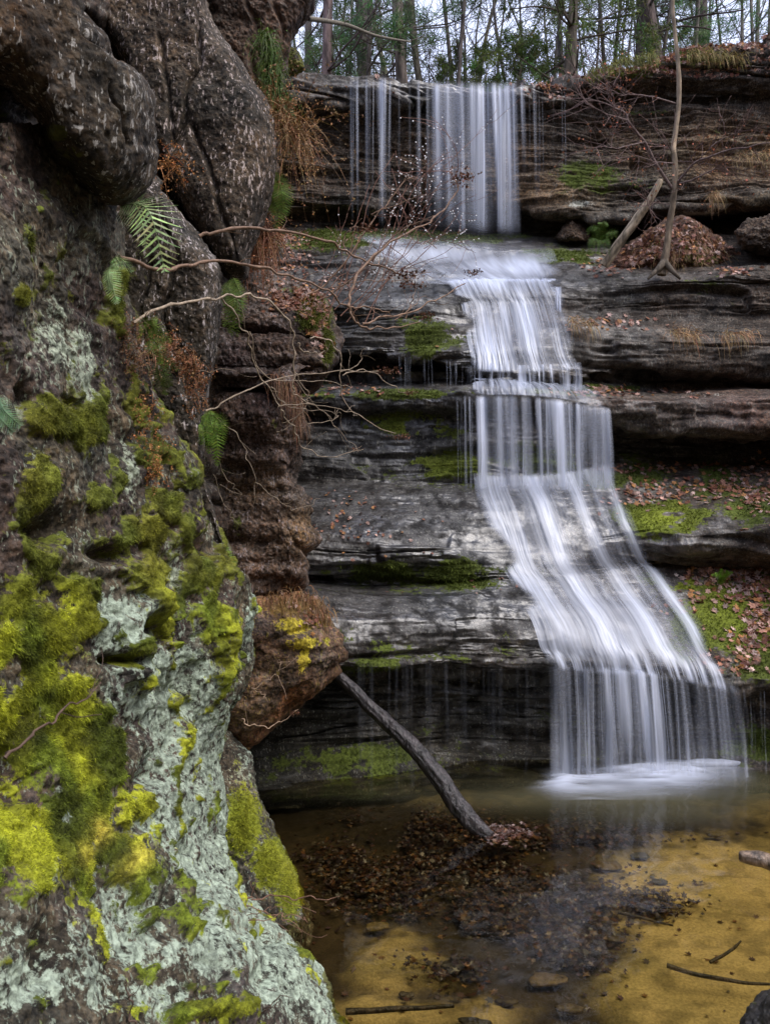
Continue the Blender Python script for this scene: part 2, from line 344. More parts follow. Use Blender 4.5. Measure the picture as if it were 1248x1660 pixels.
smoothz = blobs(PXG, PYG, [(600,840,200,60,.7),(640,980,190,40,.6),(620,720,170,60,.6),(650,480,120,30,.6),(920,880,160,110,.75),(1030,1010,140,80,.75),(850,560,110,60,.8),(850,440,130,40,.92),(840,540,110,80,.92),(930,900,170,140,.92),(1030,1020,130,80,.9),(640,880,120,90,.4)])
rough_ = 1 - smoothz
vj = np.abs(fbm(x * 1.7 + 30, y * 1.2, z * .45, 3)); vcrack = (1 - sstep(0, .035, vj)) * sstep(.1, .3, vnoise(x * .8, y, zw * 1.5) + .25)
slab = sstep(.25, .6, N0[..., 2]) * sstep(330, 400, PYG); rough_ = rough_ * (1 - .82 * slab)
disp = .02 * slab * fbm(x * 5, y * 5, z * 5, 4, .55) + .16 * big * (.4 + .6 * rough_) + .09 * strata * rough_ - .08 * crack * rough_ + .04 * med * (.2 + .8 * rough_) + .016 * fine * (.15 + .85 * rough_) - .0 * vcrack
# broken blocks along the bedding
zb_ = zw * 5.2 + .55 * np.sin(zw * 3.1) + .25 * vnoise(x * .8, y * .8, zw)
def blocks(zq, fx, o): ly = np.floor(zq); return vnoise(np.floor(x * fx + 37.3 * vnoise(ly * 3.7 + o, 0, 0) + .15 * vnoise(x * 3, y, z * 3)) * 1.37, ly * 1.73, o)
blk = .11 * blocks(zb_, .55, 3) + .045 * blocks(zb_ * 2.7 + 3, 1.3, 8); disp += gblur(gblur(blk, 1.3, 1), 1.3, 0) * (.15 + .85 * rough_)
fade = np.ones(NF); fade[:VIX[1]] = np.linspace(.2, 1, VIX[1])
G = G + N0 * (disp * fade[:, None])[..., None]
NG = grid_normals(gblur(gblur(G, 2, 0), 2, 1))
if NG[..., 1].mean() > 0: NG = -NG
PXG, PYG = proj(G); up = NG[..., 2]; x, y, z = G[..., 0], G[..., 1], G[..., 2]
moss = blobs(PXG, PYG, [(700,545,60,40,.75),(690,690,100,22,.95),(730,755,110,28,.9),(690,928,160,22,1.1),(600,935,60,14,.9),(1080,840,62,26,1.5),(1200,1005,110,70,1.0),(1110,950,60,25,1.2),(1235,1070,50,40,1.1),
   (640,384,170,12,1.),(930,415,70,16,1.),(955,290,70,30,.9),(1020,300,60,15,.6),(985,380,50,18,.8),(1000,105,80,22,1.3),(1130,92,50,16,.9),(950,632,90,9,.9),(620,640,130,8,.9),(880,752,150,32,.75),(1010,775,90,20,.9),
   (1235,1215,60,40,.9),(1050,182,60,8,.5),(1150,212,60,6,.7),(850,1180,300,50,.18),(560,1235,220,40,.42),(640,1050,200,30,.45),(600,1075,60,20,.7),(530,385,80,20,.9),(1180,790,90,40,.55),(1000,150,20,6),(500,600,60,60,.3),(1170,470,150,30,.25),(1220,820,50,30,.8)])
mnz = fbm(x * 2.6, y * 2.6, z * 5 + 70, 4, .62); moss = moss * (.85 + 1.5 * mnz) + .12 * sstep(.1, .4, mnz) * (PYG > 380)
moss = moss * (1 + .25 * np.clip(up, -.3, 1)) + .10 * sstep(.2, .9, up)
wet = np.clip(blobs(PXG, PYG, [(800,900,420,300,1.1),(720,600,300,160,1.1),(760,430,300,70,1.1),(700,140,260,30,1.),(640,980,200,60,1.2),(650,520,150,50,1.2),(1030,740,60,60)]) + .12, 0, 1)
col = np.ones(G.shape) * [.075, .060, .048]
def tint(m, c):
    global col
    col = col * (1 - m[..., None]) + np.array(c) * m[..., None]
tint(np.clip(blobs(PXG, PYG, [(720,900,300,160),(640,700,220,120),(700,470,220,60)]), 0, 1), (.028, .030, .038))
tint(.9 * np.clip(blobs(PXG, PYG, [(1180,250,200,50),(900,310,120,40,.9),(760,260,150,40,.5),(1240,330,80,20)]), 0, 1), (.20, .135, .072))
tint(np.clip(blobs(PXG, PYG, [(1200,665,90,40),(1000,650,60,12,.5)]), 0, 1), (.15, .088, .066))
tint(.8 * np.clip(blobs(PXG, PYG, [(1130,475,150,40),(620,150,200,14)]), 0, 1), (.085, .072, .066))
tint(.7 * np.clip(blobs(PXG, PYG, [(1150,800,120,30),(1150,920,140,40)]), 0, 1), (.13, .08, .055))
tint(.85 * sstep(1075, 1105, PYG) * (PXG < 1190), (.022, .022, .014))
band = vnoise(x * .6, y * .6, zw * 7); col = col * (1 + .3 * band[..., None]) * (1 + .2 * (vnoise(x * 2, y * 2, z * 2)[..., None] * np.array([1, .2, -.6])))
lich = blobs(PXG, PYG, [(938,330,24,8,.75),(620,200,9,16,.6),(1130,347,40,5,.9),(700,182,60,14,.35),(1160,640,40,5,.4)])
mcol = np.ones(G.shape) * [.060, .078, .012]
mb = np.clip(blobs(PXG, PYG, [(1080,840,70,35),(1180,980,120,80,.8),(1110,945,60,25),(1000,105,90,30,.7),(740,750,80,30,.5),(690,690,70,20,.6)]), 0, 1)[..., None]
mcol = mcol * (1 - mb) + np.array([.13, .155, .015]) * mb
mcol = mcol * (1 + .4 * vnoise(x * 4, y * 4, z * 4)[..., None])
fleck = .25 * np.ones_like(z)
msk = np.stack([moss, lich, wet, fleck], -1)
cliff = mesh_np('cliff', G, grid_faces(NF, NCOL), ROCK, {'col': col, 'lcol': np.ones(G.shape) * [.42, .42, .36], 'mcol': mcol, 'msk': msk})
tag(cliff, 'layered dark sandstone cliff of wet ledges behind the pool', kind='structure')
GB = gblur(gblur(G, 9, 0), 20, 1)
def on_cliff(px, row):        # smoothed cliff surface at a pixel column and control-row number (1 = lip)
    u = np.interp(px, PXC, np.arange(NCOL)); v = np.interp(row, np.arange(NR + 2), VIX)
    a = np.clip(u.astype(int), 0, NCOL - 2); b = np.clip(v.astype(int), 0, NF - 2); fu = (u - a)[..., None]; fv = (v - b)[..., None]
    return (GB[b, a] * (1 - fu) + GB[b, a + 1] * fu) * (1 - fv) + (GB[b + 1, a] * (1 - fu) + GB[b + 1, a + 1] * fu) * fv

# forest floor above the lip, running to the horizon
gx = np.concatenate([-np.geomspace(600, 14, 14), np.linspace(-12, 16, 120), np.geomspace(18, 600, 14)])
gy = np.concatenate([np.linspace(11.6, 40, 120), np.geomspace(44, 900, 16)])
lipx = G[VIX[1]][:, 0]; lipz = G[VIX[1]][:, 2]
XX, YY = np.meshgrid(gx, gy)
lz = np.interp(XX, lipx, lipz)
ZZ = lz + .07 * fbm(XX, YY, 0, 3) + np.clip(YY - 12.5, 0, 30) * .02 - .10 + .05 * np.clip(XX - 2, 0, 8) * sstep(11, 14, YY)
FG = np.stack([XX, YY, ZZ], -1)
fcol = np.ones(FG.shape) * [.14, .085, .055] * (1 + .4 * vnoise(XX * 3, YY * 3, 0)[..., None])
ff = mesh_np('forest_floor', FG, grid_faces(*XX.shape), ROCK, {'col': fcol, 'lcol': fcol, 'mcol': np.ones(FG.shape) * [.09, .1, .02], 'msk': np.stack([.3 + 0 * XX, 0 * XX, 0 * XX, 0 * XX], -1)})
tag(ff, kind='structure')

# ------------------------------------------------------------------ pool bed and pool water
bx = np.linspace(-6, 12, 620); by = np.linspace(1.0, 9.5, 420)
XX, YY = np.meshgrid(bx, by); Z0 = np.zeros_like(XX)
pxb, pyb = proj(np.stack([XX, YY, Z0 - .25], -1))
sand = np.clip(blobs(pxb, pyb, [(1180,1470,230,110,1.25),(1150,1620,190,90,1.2),(1260,1315,130,36,.7),(630,1575,100,60,.62),(600,1660,160,40,.6),(820,1650,140,40,.5),(700,1300,200,22,.35),(1500,1500,300,300,1.2)]), 0, 1.2)
dark = np.clip(blobs(pxb, pyb, [(760,1420,200,70,.5),(870,1480,120,110,.6),(900,1560,110,60,.6),(1080,1490,45,28,.5)]), 0, 1)
sand = sand - dark * .7 + .32 * fbm(XX * 2.2, YY * 2.2, 0, 4) + .12 * fbm(XX * 12, YY * 12, 3, 3)
sm = sstep(.2, .78, sand)
BZ = -.24 + .05 * sm + .03 * fbm(XX * 1.5, YY * 1.5, 1, 3)
ripw = sm * sstep(1000, 1150, pxb)
BZ += .0045 * ripw * np.sin((YY * 58 + XX * 10 + 4 * fbm(XX * 1.2, YY * 1.2, 2, 2))) + (1 - sm) * .02 * fbm(XX * 14, YY * 14, 0, 3)
BG = np.stack([XX, YY, BZ], -1)
bc = sm[..., None] * np.array([.46, .345, .15]) + (1 - sm[..., None]) * np.array([.045, .030, .014])
mot = sstep(.0, .4, fbm(XX * 1.6 + 9, YY * 2.4, 3, 4))[..., None] * (1 - .6 * ripw[..., None]); bc = bc * (1 - .5 * mot) + .5 * mot * bc * np.array([.45, .5, .45])
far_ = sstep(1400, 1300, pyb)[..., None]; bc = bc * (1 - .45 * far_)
bc = bc * (1 + .22 * fbm(XX * 5, YY * 5, 0, 4)[..., None]) * (1 - .35 * sstep(.15, .5, fbm(XX * 9, YY * 9, 8, 4))[..., None])
BED = make_attr_mat('sand_bed', .85, bump=.01, vscale=60, contrast=.25)
bed = mesh_np('pool_bed', BG, grid_faces(*XX.shape), BED, {'col': bc}); tag(bed, kind='structure')
gx = np.concatenate([-np.geomspace(500, 34, 12), np.linspace(-32, 34, 130), np.geomspace(36, 500, 12)]); gy = np.concatenate([-np.geomspace(500, 34, 12), np.linspace(-32, 30, 120)]); GX, GY = np.meshgrid(gx, gy)
# unseen banks, added behind the camera and at both sides to block low sky
rr_ = np.sqrt((GX - 1) ** 2 + (GY - 4) ** 2); GZ = -.9 + 15 * sstep(6.5, 21, rr_ + 1.2 * fbm(GX * .2, GY * .2, 0, 3)) * sstep(9.5, 5.5, GY) + .25 * fbm(GX * .8, GY * .8, 4, 3) * sstep(6.5, 9, rr_)
gg = mesh_np('ground', np.stack([GX, GY, GZ], -1), grid_faces(*GX.shape), ROCK, {'col': np.ones((GX.size, 3)) * [.12, .09, .05], 'lcol': np.ones((GX.size, 3)) * .2, 'mcol': np.ones((GX.size, 3)) * .1, 'msk': np.zeros((GX.size, 4))}); tag(gg, kind='structure')
wx = np.linspace(-6, 12, 260); wy = np.linspace(.5, 9.3, 200); WX, WY = np.meshgrid(wx, wy)
pxw, pyw = proj(np.stack([WX, WY, WX * 0], -1))
silt = .42 * blobs(pxw, pyw, [(1000,1290,260,26),(1180,1275,180,30,.9),(760,1285,240,18,.35),(1050,1310,160,24,.7)]) * (1 + .3 * fbm(WX * 1.3, WY * 3, 0, 2))
WZ = .004 * fbm(WX * 3, WY * 6, 0, 3) * (1 + 3 * silt)
pw = mesh_np('pool_water', np.stack([WX, WY, WZ], -1), grid_faces(*WX.shape), POOL, {'dens': np.clip(silt, 0, .8)}); tag(pw, kind='structure')

# ------------------------------------------------------------------ the waterfall
wf = empty('waterfall', P(1000, 1245, 7.5), 'white silky waterfall dropping from the top lip over dark ledges into the pool', 'waterfall')
def strands(U, V, lst):
    """lst: (centre, width, strength, centre drift, width growth, fade start)"""
    d = np.zeros_like(U)
    for c, wd, s, dr, gw, fs in lst:
        ww = wd * (1 + gw * V); cc = c + dr * V
        d = d + s * np.exp(-((U - cc) / ww) ** 2) * (1 - sstep(fs, fs + .5, V))
    return d
def rand_strands(n, lo, hi, w0, w1, s0, s1, rs, drift=.01, gw=.8, fs=.7):
    return [(rs.uniform(lo, hi), rs.uniform(w0, w1), rs.uniform(s0, s1), rs.uniform(-drift, drift), rs.uniform(0, gw), rs.uniform(fs - .3, fs + .3)) for _ in range(n)]
def veil(name, top, zbot, push, dens_fn, nu=420, nv=110, dy=0.0, bot=None):
    nu = len(top)

    U, V = np.meshgrid(np.linspace(0, 1, nu), np.linspace(0, 1, nv))
    X = top[None, :, 0] + .014 * vnoise(U * 38, V * 2.2 + 3, dy * 50) * np.sqrt(V); Y = top[None, :, 1] - push * np.sqrt(V) + dy; Z = top[None, :, 2] * (1 - V) + zbot * V
    if bot is not None: X = X + (bot - top[:, 0])[None] * V
    Y = Y + .03 * vnoise(U * 25, V * 1.5, dy * 9)
    d = np.clip(dens_fn(U, V), 0, .97) * sstep(0, .06, V) * (sstep(1, .90, V) if zbot > .1 else 1) * sstep(0, .02, U) * sstep(1, .98, U)
    return mesh_np(name, np.stack([X, Y, Z], -1), grid_faces(nv, nu), FALL, {'dens': d}, parent=wf, origin=tuple(wf.location))
def toppts(px0, px1, row, nu=420, off=(0, -.06, .02)):
    px = np.linspace(px0, px1, nu); p = on_cliff(px, np.full(nu, float(row))); return p + off
rs = np.random.default_rng(5)
# top curtain: px 560..870
def U_(px, a=560, b=870): return (px - a) / (b - a)
S = [(U_(567),.004,.3,.004,.6,.45),(U_(578),.004,.3,0,.6,.4),(U_(592),.004,.25,0,.6,.5),(U_(616),.016,.7,.004,-.65,.6),(U_(622),.004,.35,0,.6,.5),(U_(675),.006,.75,0,.5,.4),(U_(690),.004,.35,0,.5,.5),
     (U_(706),.020,.55,.01,.3,.5),(U_(722),.014,.6,.01,.3,.6),(U_(745),.010,.95,0,.4,.9),(U_(733),.03,.3,0,.3,.7),(U_(762),.022,.6,.01,.4,.8),(U_(775),.015,.5,.01,.6,.9),(U_(797),.012,.85,.035,.1,1.1),(U_(808),.010,.5,.02,.3,1.),(U_(818),.011,.8,.012,.2,1.1),(U_(828),.006,.5,.01,.5,.9),(U_(841),.006,.55,.012,.3,.15),(U_(860),.004,.25,0,.3,.3)]
S += rand_strands(22, U_(690), U_(835), .001, .005, .06, .4, rs) + rand_strands(18, U_(570), U_(690), .0015, .003, .08, .3, rs, fs=.5)
tp = toppts(560, 870, 1.6, off=(0, -.12, .10))
def d1(U, V):
    d = strands(U, V, S) * (.74 + .3 * vnoise(U * 160, V * 3, 1)) * (.8 + .9 * vnoise(U * 13, V * .6, 5)) + .16 * sstep(U_(690), U_(720), U) * sstep(U_(840), U_(825), U) * (1 - .5 * V); return d * .82 * sstep(-.05, .02, V) * (1 - .6 * V) * sstep(1, .85, V)
zl = 6.08
veil('upper_curtain', tp, zl, .12, d1, 520, 120)
veil('upper_curtain', tp, zl, .22, lambda U, V: .3 * strands(U, V, [(s[0] + .004, s[1] * .8, s[2] * .6, s[3], s[4], s[5]) for s in S]) , 520, 90, dy=-.05)
def drape(name, spec, dens_fn, nu=360, nv=260, lift=.045, bl=9):
    """a sheet flowing over the ledges; spec = (cliff row, left px, right px, extra lift)"""
    sp = np.array(spec, float); V = np.linspace(0, 1, nv); r = np.interp(V, np.linspace(0, 1, len(sp)), sp[:, 0])
    a = gblur(np.interp(V, np.linspace(0, 1, len(sp)), sp[:, 1]), nv / 30, 0); b = gblur(np.interp(V, np.linspace(0, 1, len(sp)), sp[:, 2]), nv / 30, 0)
    ex = np.interp(V, np.linspace(0, 1, len(sp)), sp[:, 3])
    U = np.linspace(0, 1, nu); px = a[:, None] * (1 - U) + b[:, None] * U; UU, VV = np.meshgrid(U, V)
    p = on_cliff(px, np.repeat(r[:, None], nu, 1)); n = grid_normals(p)
    if n[..., 1].mean() > 0: n = -n
    p = p + n * (lift + ex)[:, None, None]
    p = gblur(gblur(p, bl, 0), 9, 1)
    fl = .012 * fbm(UU * 30, VV * 4, 3, 3); p = p + n * fl[..., None]
    d = np.clip(dens_fn(UU, VV, p), 0, .97)
    edge = sstep(0, .09, UU + .08 * vnoise(VV * 9, 1, 1) + .015 * vnoise(VV * 31, 3, 1)) * sstep(0, .09, 1 - UU + .08 * vnoise(VV * 9, 5, 1) + .015 * vnoise(VV * 31, 7, 1))
    vfade = sstep(0, .03, VV) * sstep(1, .96, VV)
    return mesh_np(name, p, grid_faces(nv, nu), FALL, {'dens': d * edge * vfade}, parent=wf, origin=tuple(wf.location))
# flat spread where the top curtain lands
def d2(U, V, p):
    px, py = proj(p); m = blobs(px, py, [(830,432,95,20,1.1),(700,412,110,16,.85),(610,395,60,9,.7),(800,455,90,26,.9),(740,440,70,20,.5)])
    return m * (.75 + .5 * fbm(U * 24, V * 3, 2, 3)) * .9
drape('landing_spread', [(7.2, 560, 880, .02), (8, 575, 900, .03), (8.5, 600, 905, .04), (9, 660, 910, .03), (9.6, 700, 905, .02)], d2, 360, 200)
def ribs(U, V, f, lo, hi, k=1): return lo + (hi - lo) * (.5 + .5 * np.clip(1.7 * fbm(U * f, V * k, 5, 3, .7), -1, 1))
def d3(U, V, p):
    px, py = proj(p)
    lipd = np.exp(-((V - .04) / .06) ** 2) * .5
    w_ = .5 + .9 * fbm(U * 7, V * 2.2, 9, 2); return (ribs(U, V, 60, .02, .85, 1.2) * w_ * 1.05 + .10 + lipd * .5 + .35 * sstep(.28, .05, V) * ribs(U, V, 30, 0, 1)) * (1 - .45 * sstep(.45, 1, U)) 
drape('middle_cascade', [(9.2, 722, 898, .03), (10, 730, 900, .03), (10.6, 735, 906, .05), (11, 745, 912, .03), (11.5, 752, 922, .02), (12, 758, 930, .02), (12.5, 762, 932, .06), (13, 765, 935, .12)], d3, 380, 240)
# right-hand thread down the same step
# short curtain below the middle ledge
rs = np.random.default_rng(8)
tp = toppts(758, 940, 12.6, off=(0, -.14, .0))
S3 = rand_strands(44, .03, .98, .004, .012, .15, .6, rs, drift=.01, gw=.4, fs=1.0)
veil('middle_curtain', tp, P(850, 634, 8.85)[2], .04, lambda U, V: strands(U, V, S3) * (.7 + .8 * vnoise(U * 9, V, 2)), 420, 60)
def d4(U, V, p): return (ribs(U, V, 36, .0, .72, .8)) * (.55 + .45 * sstep(.75, .4, U)) * (1 - .3 * V)
drape('ledge_sheet', [(15.0, 765, 930, .02), (15.6, 765, 950, .03), (16, 765, 972, .04), (16.6, 766, 976, .06)], d4, 300, 90)
def UU_(px): return (px - 740) / 245.
S4 = [(UU_(780),.020,.7,0,.6,1.4),(UU_(803),.016,.55,0,.6,1.4),(UU_(824),.022,.5,0,.5,1.3),(UU_(846),.014,.45,0,.4,1.2),(UU_(893),.045,.55,.03,-.55,1.5),(UU_(900),.018,.55,.02,-.1,1.5),(UU_(947),.045,.5,.02,-.7,1.3),(UU_(810),.10,.16,0,0,1.5),(UU_(968),.02,.8,0,-.5,1.2),(UU_(750),.006,.3,0,.2,.8),(UU_(758),.005,.3,0,.2,.9),(UU_(927),.006,.55,0,.3,1.1),(UU_(975),.004,.4,0,.3,1.3)]
S4 += rand_strands(60, UU_(765), UU_(975), .003, .008, .1, .4, rs, fs=1.0)
tp = toppts(740, 985, 16.5, off=(0, -.12, .0))
zs = P(860, 800, 8.45)[2]
veil('lower_curtain', tp, zs, .10, lambda U, V: strands(U, V, S4) * (.85 - .15 * V) * (.8 + .8 * vnoise(U * 8, V * .6, 31)), 440, 100)
veil('lower_curtain', tp, zs, .18, lambda U, V: .25 * strands(U, V, S4), 440, 80, dy=-.04)
# the big curved slab
def d5(U, V, p):
    main = 0
    for c, wd, s, c1 in ((.10,.075,.95,.08),(.20,.03,.5,.20),(.42,.065,1.0,.40),(.66,.045,.95,.68),(.93,.03,1.0,.90),(.30,.03,.3,.30),(.54,.02,.3,.54),(.80,.025,.35,.80)):
        cc = c + (c1 - c) * V; main = main + s * np.exp(-((U - cc) / (wd * (1 + .5 * V))) ** 2)
    wide = sstep(.35, .8, V) * (.10 + .5 * fbm(U * 9, V * 3, 4, 2))
    topm = np.exp(-((V - .02) / .07) ** 2) * .6 * sstep(1, .8, U)
    return (main * .74 + wide + topm * .5) * ribs(U, V, 60, .5, 1.08, 1.0) * (.8 + .5 * fbm(U * 5, V * 3, 8, 2)) + .10 * ribs(U, V, 90, 0, 1, 2)
SLAB = [(18.9, 765, 985, .03), (19.5, 768, 1005, .03), (20, 782, 1022, .03), (20.6, 800, 1035, .03), (21.5, 812, 1045, .03), (22.4, 830, 1075, .03), (23, 845, 1110, .03), (23.6, 862, 1145, .03), (24.3, 874, 1168, .03), (25, 880, 1180, .05), (25.8, 884, 1188, .08)]
tp = toppts(884, 1188, 25.2, nu=560, off=(0, -.13, .0))
rs = np.random.default_rng(12)
def U6(px): return (px - 884) / 304.
S6 = [(U6(885),.02,.7,.0,.4,.9),(U6(905),.025,.8,.01,.3,1.0),(U6(935),.02,.6,.0,.4,.9),(U6(1000),.03,.9,.02,.2,1.3),(U6(1030),.028,1.0,.03,.2,1.4),(U6(1052),.016,1.0,.01,.4,1.5),(U6(975),.03,.5,.01,.2,.9),(U6(1095),.008,.8,0,.4,1.3),(U6(1115),.02,.8,.01,.3,1.2),(U6(1138),.014,.7,.01,.5,1.3),(U6(1160),.016,.8,.015,.3,1.4),(U6(1178),.012,.8,.01,.3,1.4)]
S6 += rand_strands(90, .02, .99, .0012, .005, .08, .5, rs, drift=.006, gw=.8, fs=.85)
def d5b(U, V, p):
    k = sstep(.80, .97, V); s6 = strands(U, 0 * V, S6) * .85 + .04; return d5(U, V, p) * (1 - k) + s6 * k
drape('slab_cascade', SLAB, d5b, 520, 420, bl=14)
bot = tp[:, 0] * 1.0 + .04 * np.linspace(0, 1, 560)
veil('foot_curtain', tp, .0, .10, lambda U, V: strands(U, V, S6) * (.68 - .22 * V) * sstep(0, .06, V) * (.62 + 1.1 * vnoise(U * 7, V * .7, 8)) + .05 * (.5 + .5 * vnoise(U * 9, V, 3)) * sstep(0, .1, V), 560, 140, bot=bot)
veil('foot_curtain', tp, .0, .16, lambda U, V: .22 * strands(U, V, rand_strands(60, .02, .99, .003, .01, .2, .6, np.random.default_rng(3), fs=.9)), 560, 110, dy=-.05, bot=bot)
# thin drips either side
for (a, b, row, zb, n, st) in ((640, 765, 12.8, P(700, 632, 9)[2], 26, .14), (560, 880, 25.6, .0, 30, .03), (1190, 1240, 25.6, .0, 8, .2), (735, 770, 16.5, P(750, 790, 8.7)[2], 8, .3), (850, 915, 1.7, P(880, 330, 11)[2], 12, .15)):
    tpp = toppts(a, b, row, nu=300, off=(0, -.1, 0)); SS = rand_strands(n, .02, .98, .0025, .006, st * .4, st, rs, drift=.002, gw=.3, fs=.7)
    veil('drip_threads', tpp, zb, .03, lambda U, V: strands(U, V, SS), 300, 40)
# thread on the right of the middle step
S7 = [(.5, .25, .9, 0, -.3, 1.1)]
tpp = toppts(890, 908, 9.8, nu=30, off=(0, -.15, 0)); veil('side_thread', tpp, P(900, 520, 9.4)[2], .05, lambda U, V: strands(U, V, S7), 30, 30)
# foam where it strikes the pool
fx = np.linspace(1.1, 4.2, 260); fy = np.linspace(6.6, 8.0, 150); FX, FY = np.meshgrid(fx, fy); pf, qf = proj(np.stack([FX, FY, FX * 0], -1))
line = np.interp(pf, [880, 960, 1050, 1190], [1268, 1262, 1252, 1238])
fd = 1.35 * np.exp(-((qf - line - 1) / 11.) ** 2) * sstep(860, 925, pf + 25 * fbm(FX * 5, FY * 8, 1, 2)) * sstep(1230, 1170, pf) + .75 * np.exp(-((qf - line - 15) / 19.) ** 2) * (.6 + .9 * fbm(FX * 1.6, FY * 1.2, 7, 2)) * sstep(870, 950, pf) * sstep(1240, 1120, pf)
fd = fd * (.75 + .8 * fbm(FX * 2.2, FY * 7, 2, 3))
mesh_np('foam', np.stack([FX, FY, .012 + .03 * np.clip(fd, 0, 1) * (1 + .5 * fbm(FX * 5, FY * 5, 1, 2))], -1), grid_faces(*FX.shape), FALL, {'dens': np.clip(fd, 0, .95)}, parent=wf, origin=tuple(wf.location))

# ------------------------------------------------------------------ rocks of the near wall
def resample(poly, n):
    p = np.array(poly + [poly[0]], float); d = np.concatenate([[0], np.cumsum(np.linalg.norm(np.diff(p, axis=0), axis=1))])
    t = np.linspace(0, d[-1], n, endpoint=False); return np.stack([np.interp(t, d, p[:, 0]), np.interp(t, d, p[:, 1])], 1)
def paint(G, N, spec):
    """spec(px,py,x,y,z,N) -> dict(col, lcol, mcol, moss, lich, wet, fleck)"""
    px, py = proj(G); d = spec(px, py, G[..., 0], G[..., 1], G[..., 2], N); o = np.zeros_like(px)
    msk = np.stack([o + d['moss'], o + d['lich'], o + d['wet'], o + d['fleck']], -1)
    return {'col': d['col'] + 0 * G, 'lcol': d['lcol'] + 0 * G, 'mcol': d['mcol'] + 0 * G, 'msk': msk}
def rock(name, outline, depth, rim, thick, spec, dispfn, nt_=900, nr=300, k=5, ctr=None, sm=6):
    O = resample(outline, nt_); O = gblur(np.concatenate([O, O, O]), nt_ / 900 * sm, 0)[nt_:2 * nt_]
    c = np.array(ctr if ctr else O.mean(0)); r = np.concatenate([np.linspace(0.004, 1, nr), np.linspace(.995, .3, nr // 6)])
    front = np.arange(len(r)) < nr
    PX = c[0] + (O[:, 0] - c[0])[None] * r[:, None]; PY = c[1] + (O[:, 1] - c[1])[None] * r[:, None]
    R = r[:, None] + 0 * PX; q = np.sqrt(np.clip(1 - R ** k, 0, 1))
    Y = np.array([depth(a, b) for a, b in zip(PX, PY)])
    Y = np.where(front[:, None], Y + rim * (1 - q), Y + rim + thick * np.sqrt(np.clip(1 - R ** 2, 0, 1)))
    G = np.stack([(PX - CX) / FPX * Y, Y, (CY - PY) / FPX * Y + EYE], -1)
    Gp = np.concatenate([G[:, -12:], G, G[:, :12]], 1); N = grid_normals(gblur(gblur(Gp, 2.5, 0), 2.5, 1))[:, 12:-12]
    i = nr // 2
    if (N[:nr, :, 1].mean() if True else 0) > 0: N = -N
    d = dispfn(G[..., 0], G[..., 1], G[..., 2], PX, PY)
    G = G + N * d[..., None]
    Gp = np.concatenate([G[:, -12:], G, G[:, :12]], 1); N = grid_normals(Gp)[:, 12:-12]
    if N[:nr, :, 1].mean() > 0: N = -N
    at = paint(G, N, spec)
    if callable(at): pass
    o = mesh_np(name, G, grid_faces(len(r), nt_, True), ROCK, at, origin=G[nr // 2].mean(0))
    return o, G[:nr], N[:nr], at['msk'][:nr, :, 0]
C = lambda *a: np.array(a)
def vary(x, y, z, c, a=.3, h=.12, f=3):
    return np.array(c) * (1 + a * fbm(x * f, y * f, z * f, 3)[..., None] * 1.6) * (1 + h * vnoise(x * f * .7 + 9, y * f, z * f)[..., None] * np.array([1.2, 0, -1.2]))
def dsp(b, m, f, s=0, sf=6.0, pits=0, cracks=(), facet=0):
    def fn(x, y, z, px, py):
        cr = 0
        for c_ in cracks:
            q_ = np.array(c_, float); xx_ = np.interp(py, q_[:, 1], q_[:, 0]) + 16 * vnoise(py * .02, x * 2, z * 2); on = sstep(q_[0, 1] - 8, q_[0, 1] + 8, py) * sstep(q_[-1, 1] + 8, q_[-1, 1] - 8, py)
            cr = cr - on * (.045 * np.exp(-((px - xx_) / 4.) ** 2) + .025 * sstep(xx_ - 2, xx_ + 5, px) * np.exp(-np.clip(px - xx_, 0, 999) / 50.))
        d = b * fbm(x * 1.3, y * 1.3, z * 1.3, 3) + m * fbm(x * 5, y * 5, z * 5, 4, .6) + f * fbm(x * 22, y * 22, z * 22, 3, .6)
        if s:
            zz = z + .1 * vnoise(x, y, z); d = d + s * fbm(x * .6, y * .6, zz * sf, 3, .55) - s * .9 * (1 - sstep(0, .07, np.abs(fbm(x * .5 + 3, y * .5, zz * sf * .5, 2))))
        if facet:
            X_ = np.stack([x, y, z], -1); pr = np.random.default_rng(int(facet * 1000)); w_ = None; acc = 0
            cs = pr.uniform(-1, 1, (18, 3)) * [2.2, 1.2, 2.6] + [float(x.mean()), float(y.mean()), float(z.mean())]; dn = pr.normal(0, .10, (18, 3)); best = np.full(x.shape, 1e9); val = np.zeros(x.shape)
            for c_, n_ in zip(cs, dn):
                e = X_ + .12 * vnoise(x * 3, y * 3, z * 3)[..., None] - c_; dd = (e ** 2).sum(-1); k_ = dd < best; best = np.where(k_, dd, best); val = np.where(k_, np.clip((e * n_).sum(-1), -.15, .15), val)
            d = d + gblur(gblur(val, 2.5, 0), 2.5, 1) * .55
        d = d + cr
        if pits: d = d - pits * sstep(.25, .5, fbm(x * 6 + 40, y * 6, z * 7, 2))
        return d
    return fn

